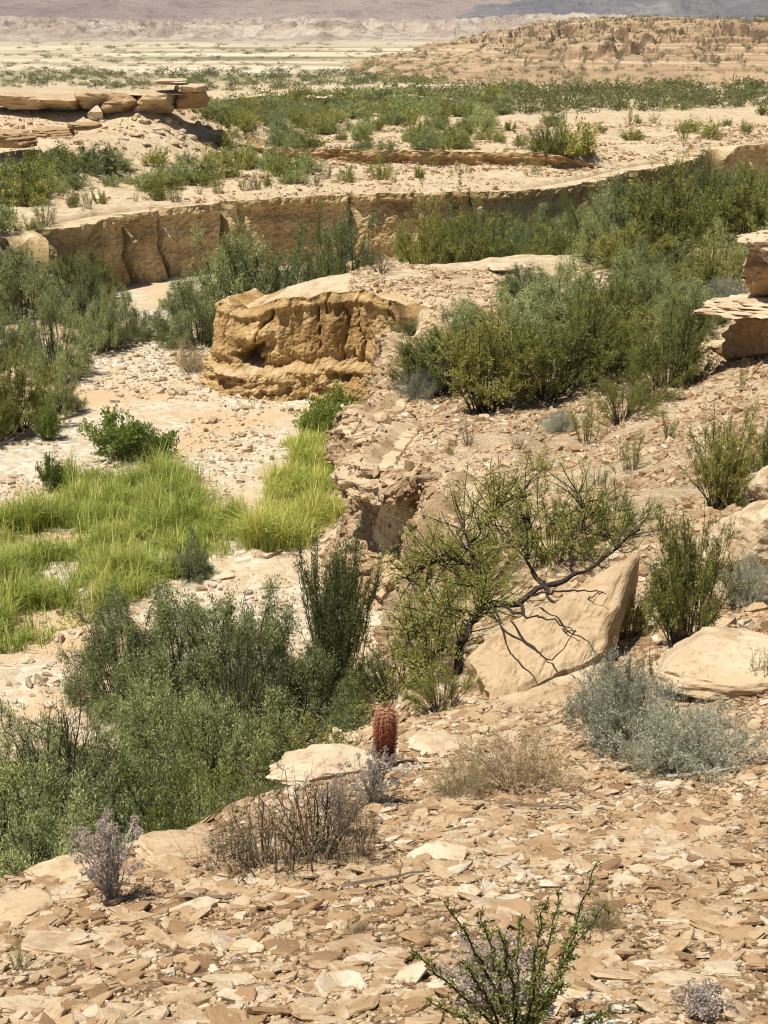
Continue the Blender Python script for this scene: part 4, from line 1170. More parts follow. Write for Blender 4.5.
# left bank of the wash
GB = "shrubs on the left bank of the wash"
for kind, px, py, w, h, lab in (
    ('feather', 24, 318, 110, 78, "tall bluish green shrub at the top of the left bank"),
    ('feather', 82, 322, 70, 66, "bluish green shrub right of the tallest one on the left bank"),
    ('creosote', 60, 300, 70, 56, "dark green shrub behind the others on the left bank"),
    ('feather', 122, 342, 60, 46, "green shrub near the squared pale rock on the left bank"),
    ('bright', 158, 338, 44, 30, "small light green shrub where the left bank meets the gravel bed"),
    ('creosote', 98, 300, 46, 40, "small dark shrub at the foot of the left end of the long cliff"),
    ('feather', 6, 372, 80, 76, "bluish green shrub cut by the left edge, above the squat boulder"),
    ('feather', 54, 376, 90, 84, "big bluish green shrub beside the squat boulder"),
    ('feather', 100, 350, 60, 60, "green shrub left of the gravel bed"),
    ('creosote', 14, 432, 90, 74, "dark green shrub at the left edge below the squat boulder"),
    ('feather', 58, 414, 56, 60, "green shrub reaching out over the gravel at the left"),
    ('weed', 48, 440, 30, 34, "lone sprig of green leaves on the sand at the left"),
    ('creosote', -6, 442, 60, 60, "dark shrub cut off by the left edge above the sand"),
    ('feather', 0, 300, 60, 50, "grey green shrub at the left edge beside the round grey boulder")):
    plant_px(kind, px, py, w, h, lab, GB)

# behind the block and along the foot of the long cliff
GC = "shrubs growing in the wash below the long cliff"
row = [('feather', 200, 57.5, 1.9, 2.4, "green shrub immediately left of the earth block"), ('feather', 232, 58.5, 2.3, 3.7, "big green shrub rising behind the left half of the block"),
       ('feather', 272, 59, 2.3, 4.0, "round green shrub behind the middle of the block"), ('bright', 308, 60, 2.1, 3.9, "light green shrub behind the middle of the block"),
       ('feather', 340, 62, 2.3, 3.8, "green shrub behind the right half of the block"), ('dead', 376, 61.5, 1.9, 3.0, "bare dark shrub behind the right end of the block"),
       ('creosote', 424, 67, 1.9, 3.7, "large dark green shrub in front of the long cliff, right of the block"), ('creosote', 458, 67, 2.0, 3.7, "dark shrub just right of the largest one before the long cliff"),
       ('feather', 500, 70, 2.0, 3.0, "grey green shrub before the right part of the long cliff"), ('feather', 536, 72, 1.7, 2.5, "pale green shrub under the curved end of the long cliff"),
       ('bright', 560, 70, 1.6, 2.1, "yellow green shrub under the curved end of the long cliff"), ('feather', 588, 74, 1.8, 2.5, "grey green shrub right of the curved cliff end"),
       ('feather', 180, 64.5, 1.0, 1.0, "small green shrub at the foot of the cliff left of the block")]
for kind, px, d, r_, h_, lab in row:
    plant(kind, at_d(px, d), r_, h_, lab, GC)
rng_ = random.Random(21)
n = 0
for k in range(900):
    y = rng_.uniform(62, 100); x = rng_.uniform(4, 40)
    if wash_dist(np.array([x]), np.array([y]))[0][0] > -1.2: continue
    px = float(to_px(np.array([x, y, -9.0]))[0])
    if px < 470 or px > 810 or n > 95: continue
    if y > 88 and px < 640: continue
    n += 1
    kind = rng_.choice(['feather', 'feather', 'creosote', 'creosote', 'bright'])
    tone = {"feather": "grey green", "creosote": "olive green", "bright": "yellow green"}[kind]
    wh = "left part" if px < 580 else ("middle" if px < 680 else "right part")
    plant(kind, (x, y, H(x, y)), rng_.uniform(1.4, 2.4), rng_.uniform(1.6, 2.7), f"{tone} shrub, {wh} of the green wash, upper right", "shrubs filling the wash at the upper right")
GD = "big shrubs behind the pedestal rock"
for kind, px, d, r_, h_, lab in (
    ('creosote', 672, 54, 2.1, 3.3, "tallest very dark shrub left of the pedestal rock"), ('wand', 708, 60, 1.8, 2.9, "dark bare-branched shrub above the pedestal rock"),
    ('feather', 640, 57, 2.2, 3.0, "grey green shrub left of the tallest dark shrub"), ('feather', 612, 56, 1.7, 3.0, "grey green shrub on the ridge below the curved cliff end"),
    ('creosote', 745, 60, 2.2, 2.8, "olive shrub at the right edge behind the pedestal cap"), ('feather', 770, 66, 2.4, 2.6, "grey green shrub cut by the right edge above the pedestal rock"),
    ('bright', 592, 60, 1.5, 2.4, "yellow green shrub at the head of the sandy strip"), ('feather', 700, 68, 2.4, 2.6, "grey green shrub behind the bare-branched dark shrub"),
    ('creosote', 655, 66, 2.2, 3.0, "dark green shrub beyond the tallest dark shrub"), ('silver', 722, 44, 0.9, 0.9, "grey twiggy shrub left of the pedestal neck"),
    ('bright', 690, 42, 0.9, 1.3, "yellow green shrub just left of the pedestal shelf")):
    plant(kind, at_d(px, d), r_, h_, lab, GD)

# ridge between the wash and the gravel slope
GE = "creosote bushes along the ridge"
for kind, px, py, w, h, lab in (
    ('creosote', 438, 392, 105, 74, "dark creosote bush at the left end of the ridge"),
    ('creosote', 490, 408, 112, 104, "large creosote bush with bare dark feet in the middle of the ridge"),
    ('creosote', 545, 398, 104, 108, "large creosote bush right of the middle of the ridge"),
    ('creosote', 582, 380, 100, 96, "creosote bush below the tallest dark shrub"),
    ('bright', 622, 422, 62, 66, "yellow green bush at the front right of the ridge"),
    ('creosote', 668, 388, 88, 90, "open creosote bush left of the slab under the pedestal rock"),
    ('creosote', 640, 370, 80, 70, "creosote bush behind the open one near the pedestal rock"),
    ('feather', 470, 358, 90, 58, "grey green bush at the back left of the ridge"),
    ('feather', 520, 336, 110, 66, "grey green bush beside the sandy strip"),
    ('feather', 572, 326, 110, 66, "grey green bush at the back of the ridge, right of the sandy strip"),
    ('creosote', 612, 336, 90, 66, "dark bush at the back right of the ridge"),
    ('feather', 640, 312, 90, 70, "grey green bush below the very dark shrub"),
    ('feather', 530, 292, 70, 30, "low grey bush right of the pale tilted plates"),
    ('creosote', 600, 362, 80, 66, "creosote bush in the thick of the ridge"),
    ('feather', 404, 334, 56, 26, "low pale green cushion on the shelf right of the block"),
    ('dead', 392, 396, 64, 44, "grey bare bush on the brink left of the ridge bushes"),
    ('dead', 404, 374, 60, 40, "bare twiggy bush on the shelf between block and ridge"),
    ('dead', 468, 446, 36, 42, "bare dark bush alone on the gravel below the ridge"),
    ('sprig', 586, 442, 52, 50, "sparse bush on the gravel below the yellow green bush"),
    ('dead', 380, 272, 60, 36, "dark bare bush on top of the block"),
    ('dead', 342, 274, 34, 20, "small dry bush on the rear edge of the block"),
    ('tuft', 455, 262, 50, 24, "grey low bush on the sandy strip"),
    ('sprig', 742, 392, 14, 30, "tiny sprig below the pedestal rock"),
    ('creosote', 722, 508, 76, 108, "open creosote bush on the gravel above the cracked boulder"),
    ('creosote', 772, 478, 60, 70, "creosote bush cut by the right edge above the cracked boulder"),
    ('bright', 510, 380, 70, 56, "yellow green bush in the middle of the ridge front"),
    ('silver', 420, 398, 50, 34, "grey twiggy bush at the left foot of the ridge bushes"),
    ('bright', 648, 402, 56, 50, "yellow green bush at the right end of the ridge front"),
    ('feather', 690, 330, 80, 56, "grey green bush between the ridge and the pedestal rock"),
    ('creosote', 712, 300, 80, 60, "olive bush up the slope left of the pedestal cap"),
    ('feather', 662, 296, 90, 60, "grey green bush on the slope above the ridge"),
    ('creosote', 630, 276, 80, 56, "olive bush at the top of the ridge slope"),
    ('feather', 738, 276, 80, 56, "grey green bush behind the pedestal cap"),
    ('dead', 520, 448, 34, 28, "small dry bush on the gravel slope below the middle of the ridge"),
    ('sprig', 632, 470, 44, 40, "sparse olive bush alone in the middle of the gravel slope"),
    ('silver', 560, 432, 40, 26, "low grey bush at the front foot of the ridge bushes"),
    ('sprig', 668, 440, 30, 30, "small olive bush on the gravel left of the open creosote bush"),
    ('dead', 596, 486, 40, 32, "dry twiggy bush on the gravel above the mesquite"),
    ('sprig', 450, 455, 14, 18, "tiny sprig on the gravel beside the bare dark bush"),
    ('sprig', 540, 470, 40, 26, "thin low bush on the open gravel"),
    ('dead', 500, 520, 40, 60, "thin bare stems on the gravel above the mesquite")):
    plant_px(kind, px, py, w*(1.06 if kind in ('creosote', 'feather', 'bright') else 1.0), h*0.86, lab, GE)

# around the slab
GF = "bushes around the leaning slab"
for kind, px, py, w, h, lab in (
    ('bright', 612, 540, 100, 58, "light green spreading bush behind the top of the slab"),
    ('bright', 556, 560, 110, 74, "light green spreading bush behind the slab"),
    ('bright', 478, 590, 110, 84, "light green bush at the back left of the slab"),
    ('bright', 430, 660, 100, 104, "light green bush at the lower left of the slab"),
    ('bright', 392, 700, 90, 70, "yellow green bush between the slab and the barrel cactus"),
    ('bright', 440, 712, 84, 60, "yellow green bush at the low corner of the slab"),
    ('bright', 352, 716, 70, 54, "yellow green bush to the left of the barrel cactus top"),
    ('creosote', 684, 648, 104, 138, "open creosote bush with pale feet right of the slab"),
    ('creosote', 626, 640, 60, 64, "small dark bush in the shade at the right end of the slab"),
    ('silver', 748, 604, 64, 48, "bluish grey shrub under the cracked boulder"),
    ('sprig', 764, 690, 36, 52, "green sprig at the right edge beside the rusty boulder"),
    ('silver', 622, 748, 116, 90, "whitish silver shrub, the taller left half of the grey pair on the slope"),
    ('silver', 684, 770, 150, 66, "grey green silver shrub, the broader right half of the grey pair on the slope"),
    ('dead', 652, 676, 50, 46, "dark bare twigs between the silver shrub and the rusty boulder"),
    ('straw', 520, 788, 140, 66, "pale straw-coloured dry shrub left of the silver shrub"),
    ('straw', 462, 796, 90, 44, "low pale dry shrub right of the cactus, on the rubble"),
    ('thorn', 288, 872, 170, 118, "tangled thorn bush on the near slope below the cactus"),
    ('bramble', 262, 866, 120, 90, "green-tinged thorny bush at the left of the thorn tangle"),
    ('thorn', 348, 862, 120, 94, "greyer twiggy half of the thorn bush below the cactus"),
    ('snag', 318, 858, 120, 92, "leafless dark-stemmed bush inside the thorn tangle"),
    ('thorn', 232, 870, 80, 60, "brown twiggy bush at the left foot of the thorn tangle"),
    ('straw', 600, 930, 60, 44, "small straw bush behind the green spindly bush"),
    ('sprig', 20, 968, 30, 34, "small dark green herb on the bedrock at the lower left"),
    ('straw', 430, 938, 40, 24, "tiny dry herb on the rubble left of the green spindly bush"),
    ('straw', 352, 935, 36, 26, "tiny dry herb on the rubble below the thorn bush")):
    plant_px(kind, px, py, w, h, lab, GF)

# in the wash
GG = "green plants on the wash floor"
for kind, px, py, w, h, lab in (
    ('weed', 120, 458, 74, 42, "leafy weed clump at the top of the left grass patch"), ('weed', 158, 462, 60, 34, "leafy weed clump right of the larger one above the left grass"),
    ('weed', 338, 428, 74, 34, "fresh green weed at the foot of the clay bluff"), ('weed', 312, 436, 40, 26, "small green weed left of the one at the bluff foot"),
    ('feather', 192, 576, 50, 40, "round bluish green shrub at the rim of the grass"), ('weed', 350, 478, 36, 40, "green weed beside the overhanging bluff"),
    ('straw', 190, 372, 50, 30, "pale dry weed at the left foot of the block"), ('weed', 52, 492, 30, 34, "thin weed on the sand left of the grass"),
    ('weed', 268, 555, 16, 26, "thin dark weed on the sand between the grass patches"), ('straw', 226, 360, 40, 16, "pale grassy weed on the gravel before the hollow")):
    plant_px(kind, px, py, w, h, lab, GG)

# plateau behind the long cliff
def in_poly(px, py, poly):
    c = False; n = len(poly)
    for i in range(n):
        (ax, ay), (bx, by) = poly[i], poly[(i+1) % n]
        if (ay > py) != (by > py) and px < (bx-ax)*(py-ay)/(by-ay)+ax: c = not c
    return c
def fill(n, poly, kinds, wr, hr, label, group, seed, **kw):
    r = random.Random(seed)
    xs = [p[0] for p in poly]; ys = [p[1] for p in poly]
    pts = []
    while len(pts) < n:
        px, py = r.uniform(min(xs), max(xs)), r.uniform(min(ys), max(ys))
        if in_poly(px, py, poly): pts.append((px, py))
    P = ground_hits([p[0] for p in pts], [p[1] for p in pts])
    for p, (px, py) in zip(P, pts):
        k = to_px(p)[2]/FPX
        q = r.random()
        w = (wr[0]+(wr[1]-wr[0])*q)*k; h = (hr[0]+(hr[1]-hr[0])*q*r.uniform(0.8, 1.2))*k
        plant(r.choice(kinds), p, w/2, h, label(px, py, q) if callable(label) else label, group, sink=0.05)
def lab_left(px, py, q):
    s = "big" if q > 0.7 else ("middling" if q > 0.35 else "small")
    wh = "near the left edge" if px < 80 else ("in the middle" if px < 190 else "towards the right end")
    return f"{s} plateau shrub {wh} of the row above the long cliff"
fill(48, [(0, 172), (60, 160), (120, 166), (250, 160), (330, 168), (330, 184), (200, 188), (80, 196), (0, 190)], ['far', 'fargrey', 'fargrey'], (16, 46), (9, 24), lab_left,
     "shrub row on the plateau above the long cliff", 31)
fill(14, [(0, 196), (60, 190), (40, 240), (0, 250)], ['far', 'fargrey', 'sprig'], (20, 46), (14, 34), "shrub on the sandy ground left of the long cliff", "shrubs left of the long cliff", 32)
fill(26, [(60, 200), (230, 184), (420, 176), (470, 176), (330, 186), (200, 200), (80, 212)], ['sprig', 'far', 'dead'], (8, 24), (8, 22), "small sparse shrub on the bare rim of the long cliff", "sparse shrubs on the rim of the long cliff", 33)
fill(60, [(205, 120), (330, 112), (420, 118), (500, 128), (470, 152), (380, 158), (250, 160), (205, 140)], ['far', 'fargrey'], (12, 36), (8, 20), "shrub of the scattered scrub behind the low second bank", "scattered scrub behind the second bank", 34)
fill(26, [(300, 168), (520, 160), (600, 160), (560, 176), (470, 174), (330, 178)], ['far', 'sprig', 'dead'], (8, 22), (8, 18), "small shrub between the low second bank and the long cliff", "small shrubs before the second bank", 35)
fill(26, [(400, 136), (768, 112), (768, 134), (640, 142), (560, 150), (440, 150)], ['far', 'sprig'], (8, 24), (7, 16), "lone dark shrub on the bare sand flat at the upper right", "lone shrubs on the upper sand flat", 36)
for kind, px, py, w, h, lab in (
    ('creosote', 548, 158, 50, 30, "dark shrub, left one of the pair on the sand flat above the curved cliff end"), ('far', 574, 158, 50, 36, "larger dark shrub of the pair on the sand flat above the curved cliff end"),
    ('far', 710, 139, 24, 16, "round dark shrub on the sand flat near the right cliff"), ('sprig', 683, 138, 22, 14, "thin shrub left of the round dark one on the sand flat"),
    ('far', 632, 141, 26, 12, "low shrub on the sand flat left of the thin one")):
    plant_px(kind, px, py, w, h, lab, "shrubs on the upper sand flat")
fill(70, [(200, 108), (300, 100), (520, 96), (520, 116), (330, 124), (205, 126)], ['far', 'fargrey'], (14, 34), (7, 15), "shrub in the green belt across the middle distance, left half", "green belt, left half", 37)

# far scrub that reads as one mass
def scrub(name, label, pts, sizes, hts, kinds, seed, mat='scrub'):
    r = np.random.RandomState(seed)
    VV, FF, RR, off = [], [], [], 0
    src = []
    for kd in kinds:
        for wm, lm, r0, h0 in SHRUB[kd][:2]:
            v = np.empty(len(lm.vertices)*3, np.float32); lm.vertices.foreach_get("co", v); v = v.reshape(-1, 4, 3)
            src.append((v, r0, h0, kd))
    for p, w, h in zip(pts, sizes, hts):
        v, r0, h0, kd = src[r.randint(len(src))]
        m = min(len(v), 130)
        q = v[r.choice(len(v), m, False)]
        c = q.mean(1, keepdims=True)
        q = (c + (q-c)*2.3)/np.array([r0, r0, h0])
        a = r.uniform(0, 6.28); ca, sa = math.cos(a), math.sin(a)
        q = np.stack([q[..., 0]*ca-q[..., 1]*sa, q[..., 0]*sa+q[..., 1]*ca, q[..., 2]], -1)*np.array([w, w, h]) + p
        VV.append(q.reshape(-1, 3)); FF.append(np.arange(4*m).reshape(m, 4)+off); RR.append(np.repeat(np.clip(r.rand()*0.7+r.rand(m)*0.3, 0, 1), 4)); off += 4*m
    me = mesh_np(name, np.vstack(VV), np.vstack(FF), [M[mat]], {"rnd": np.concatenate(RR)})
    tag(link(name, me), label, "scrub", kind="stuff")
def scrub_px(name, label, n, poly, wr, hr, kinds, seed, mat='scrub'):
    r = random.Random(seed); pts = []
    xs = [p[0] for p in poly]; ys = [p[1] for p in poly]
    while len(pts) < n:
        px, py = r.uniform(min(xs), max(xs)), r.uniform(min(ys), max(ys))
        if in_poly(px, py, poly): pts.append((px, py))
    P = ground_hits([p[0] for p in pts], [p[1] for p in pts], 60, 4000)
    k = to_px(P)[2]/FPX
    q = np.array([r.random()**1.6 for _ in pts])
    scrub(name, label, P, (wr[0]+(wr[1]-wr[0])*q)*k/2, (hr[0]+(hr[1]-hr[0])*q)*k, kinds, seed, mat)
scrub_px("green_belt_scrub", "belt of dense green scrub across the middle distance before the tan hill", 620, [(200, 104), (330, 96), (540, 88), (768, 86), (768, 108), (560, 114), (420, 118), (205, 124)], (12, 30), (6, 13), ['far'], 41, 'belt')
scrub_px("left_plain_scrub", "strip of grey green scrub on the plain behind the plateau ledge", 420, [(0, 72), (430, 72), (430, 84), (240, 92), (0, 88)], (7, 20), (3, 8), ['fargrey'], 42, 'belt')
scrub_px("plain_scrub", "thin scrub in streaks over the far plain", 230, [(0, 44), (420, 44), (420, 70), (0, 72)], (6, 18), (1.5, 3.5), ['fargrey'], 43)
scrub_px("foot_scrub", "scrub along the foot of the tan hill", 150, [(370, 74), (480, 72), (768, 80), (768, 88), (480, 86), (370, 84)], (8, 26), (5, 10), ['far'], 45, 'belt')
_rh = np.random.RandomState(46)
hx, hy = _rh.uniform(-5, 150, 5200), _rh.uniform(226, 400, 5200)
ok = np.abs(hx/hy) < 0.30
hx, hy = hx[ok], hy[ok]
ss = _rh.uniform(0.25, 1.0, len(hx))**2.0
scrub("hill_scrub", "dark shrubs dotting the tan hill", np.c_[hx, hy, hill_z(hx, hy)], ss*0.95, ss*0.9, ['far'], 46)

# ------------------------------------------------------------------ tall grass in the wash
def grass(name, label, n, poly, seed, hgt, fade=0.0):
    r = np.random.RandomState(seed)
    P = np.array([PZ(px, py, -11.9) for px, py in poly])
    x0, y0 = P.min(0); x1, y1 = P.max(0)
    x = r.uniform(x0, x1, n*3); y = r.uniform(y0, y1, n*3)
    ins = np.zeros(len(x), bool)
    for i in range(len(P)):
        (ax, ay), (bx, by) = P[i], P[(i+1) % len(P)]
        xw = x + 0.5*noise3(x*0.6, y*0.6, 2.0); yw = y + 0.8*noise3(x*0.6, y*0.6, 5.0)
        if ay != by: ins ^= ((ay > yw) != (by > yw)) & (xw < (bx-ax)*(yw-ay)/(by-ay)+ax)
    dens = 0.42 + 1.1*fbm(x*0.5, y*0.5, seed*1.0, 3)
    ok = ins & (r.rand(len(x)) < np.clip(dens, 0.02, 1)) & (fbm(x*1.7, y*1.7, 1.0, 2) > -0.22)
    x, y = x[ok][:n], y[ok][:n]
    # blades gather in tussocks
    cx = np.round(x/0.62+0.5*noise3(x, y, 0))*0.62; cy = np.round(y/0.62+0.5*noise3(x, y, 9))*0.62
    jx, jy = r.normal(size=len(x))*0.10, r.normal(size=len(x))*0.10
    x = x*0.6+cx*0.4+jx; y = y*0.6+cy*0.4+jy
    z = height(x, y) - 0.03
    m = len(x)
    hh = hgt*r.uniform(0.35, 1.15, m)*np.clip(0.85+0.9*fbm(x*0.6, y*0.6, 3.0, 2), 0.35, 1.5)*(0.75+0.5*_val[(np.floor(cx*7).astype(int)*31+np.floor(cy*7).astype(int)*17) & 255])
    stalk = r.rand(m) < 0.10
    hh = np.where(stalk, hh*1.35+0.1, hh)
    az = r.uniform(0, 6.28, m); ln = np.where(stalk, 0.25, r.uniform(0.15, 1.1, m))*hh
    ux, uy = np.cos(az), np.sin(az)
    w = r.uniform(0.006, 0.013, m); pa = az+np.pi/2+r.normal(size=m)*0.6
    wx, wy = np.cos(pa)*w, np.sin(pa)*w
    b = np.stack([x, y, z], -1)
    mid_ = b + np.stack([ux*ln*0.35, uy*ln*0.35, hh*0.62], -1)
    tip = b + np.stack([ux*ln, uy*ln, hh*(1-0.25*ln/hh)], -1)
    side = np.stack([wx, wy, 0*wx], -1)
    V = np.stack([b-side, b+side, mid_+side*0.8, mid_-side*0.8, tip+side*0.15, tip-side*0.15], 1).reshape(-1, 3)
    o = np.arange(m)[:, None]*6
    F = np.vstack([o+np.array([[0, 1, 2, 3]]), o+np.array([[3, 2, 4, 5]])])
    pn = np.clip(0.36+0.34*fbm(x*0.45, y*0.45, 7.0, 2)+r.normal(size=m)*0.22 + 0.4*stalk, 0, 1)
    me = mesh_np(name, V, F, [M['grass']], {"rnd": np.repeat(pn, 6)})
    tag(link(name, me), label, "grass", kind="stuff")
grass("tall_grass", "yellow green grass spreading over the left of the wash floor", 80000, [(-60, 540), (20, 500), (70, 470), (140, 460), (200, 480), (244, 528), (236, 545), (200, 566), (150, 588), (95, 612), (30, 640), (-60, 690)], 3, 0.62)
grass("tall_grass", "yellow green grass patch between the gravel bed and the clay bluff", 42000, [(250, 530), (285, 480), (305, 440), (350, 430), (362, 452), (358, 495), (330, 520), (300, 548), (262, 550)], 5, 0.60)

# ------------------------------------------------------------------ barrel cactus
def barrel_cactus():
    p = G(384, 768)
    k = to_px(np.array(p))[2]/FPX
    h, r0 = 72*k, 9.8*k
    o = tag(link("barrel_cactus", None, None, (p[0], p[1], p[2]-0.02)), "reddish barrel cactus standing alone on the brink of the near slope", "cactus")
    o.rotation_euler = (0.0, 0.03, 0.4)
    nr, ribs, per = 34, 13, 8
    na = ribs*per
    t = np.linspace(0, 1, nr)
    prof = r0*np.clip(0.82 + 0.20*np.sin(np.clip(t, 0, 1)*2.6), 0, 2)*np.sqrt(np.clip(1-np.clip((t-0.80)/0.20, 0, 1)**2.3, 0.0, 1))
    a = np.arange(na)*2*np.pi/na
    rib = 1 - 0.32*(0.5-0.5*np.cos(a*ribs))
    X = prof[:, None]*rib*np.cos(a); Y = prof[:, None]*rib*np.sin(a); Z = np.broadcast_to((t*h)[:, None], X.shape)
    m, nt_, b = new_mat("cactus_skin"); g = N(nt_)
    g.l(g.ramp(g.noise(g.coord(), 20, 3), [(0.35, (0.035, 0.022, 0.018)), (0.65, (0.10, 0.065, 0.035))]), b.inputs["Base Color"])
    me = mesh_np("cactus_body", np.c_[X.ravel(), Y.ravel(), Z.ravel()], grid_faces(nr, na, True), [m], smooth=True)
    link("body", me, o)
    # spines: fans of curved needles along each rib
    r = np.random.RandomState(8)
    V, F, RR = [], [], []
    off = 0
    for i in range(ribs):
        an = i*2*np.pi/ribs
        for j in range(17):
            tt = (j+0.5*(i % 2)+0.3)/17.5
            pr = np.interp(tt, t, prof); zz = tt*h
            dpr = (np.interp(min(1, tt+0.02), t, prof)-np.interp(max(0, tt-0.02), t, prof))/(0.04*h)
            nrm = np.array([math.cos(an), math.sin(an), -dpr]); nrm /= np.linalg.norm(nrm)
            c = np.array([math.cos(an)*pr, math.sin(an)*pr, zz])
            side = np.array([-math.sin(an), math.cos(an), 0.0]); up = np.cross(nrm, side)
            for q in range(11):
                th_ = q*2*np.pi/11 + r.uniform(-0.2, 0.2)
                d = nrm*r.uniform(0.25, 1.0) + side*math.cos(th_)*1.0 + up*math.sin(th_)*0.9
                d /= np.linalg.norm(d)
                L = r.uniform(0.026, 0.048)*h/0.41
                mid_ = c + d*L*0.55; e = c + d*L - nrm*L*0.25
                wv = np.cross(d, nrm); wv = wv/np.linalg.norm(wv)*0.0016
                V += [c-wv, c+wv, mid_+wv*0.8, mid_-wv*0.8, e]
                F.append((off, off+1, off+2, off+3)); F.append((off+3, off+2, off+4, off+4)); off += 5
                RR += [np.clip((tt-0.38)*2.2 + r.normal()*0.12, 0, 1)]*5  # own red, with spine shade at the foot and lit top painted in
    F4 = [f for f in F if f[2] != f[3]]; Fq = np.array([f for f in F if len(set(f)) == 4]); Ft = np.array([f[:3] for f in F if len(set(f)) == 3])
    m2, nt2, b2 = new_mat("red_spines"); g2 = N(nt2)
    g2.l(g2.ramp(g2.attr("rnd"), [(0.0, (0.10, 0.032, 0.022)), (0.4, (0.28, 0.075, 0.035)), (0.8, (0.42, 0.15, 0.075)), (1.0, (0.58, 0.30, 0.18))]), b2.inputs["Base Color"])
    b2.inputs["Roughness"].default_value = 0.5
    link("spines", mesh_np("cactus_spines", np.array(V), [Fq, Ft], [m2], {"rnd": np.array(RR)}), o)
barrel_cactus()

# ------------------------------------------------------------------ plants with a shape of their own
def poly_tube(P, r0, r1, n=10):
    P = np.array(P, float)
    s = np.linspace(0, len(P)-1, n); i = np.clip(s.astype(int), 0, len(P)-2); f = (s-i)[:, None]
    # Catmull-Rom through the points
    E = np.vstack([2*P[0]-P[1], P, 2*P[-1]-P[-2]])
    a, b, c, d = E[i], E[i+1], E[i+2], E[i+3]
    Q = 0.5*((2*b) + (-a+c)*f + (2*a-5*b+4*c-d)*f**2 + (-a+3*b-3*c+d)*f**3)
    return Q, np.linspace(r0, r1, n)

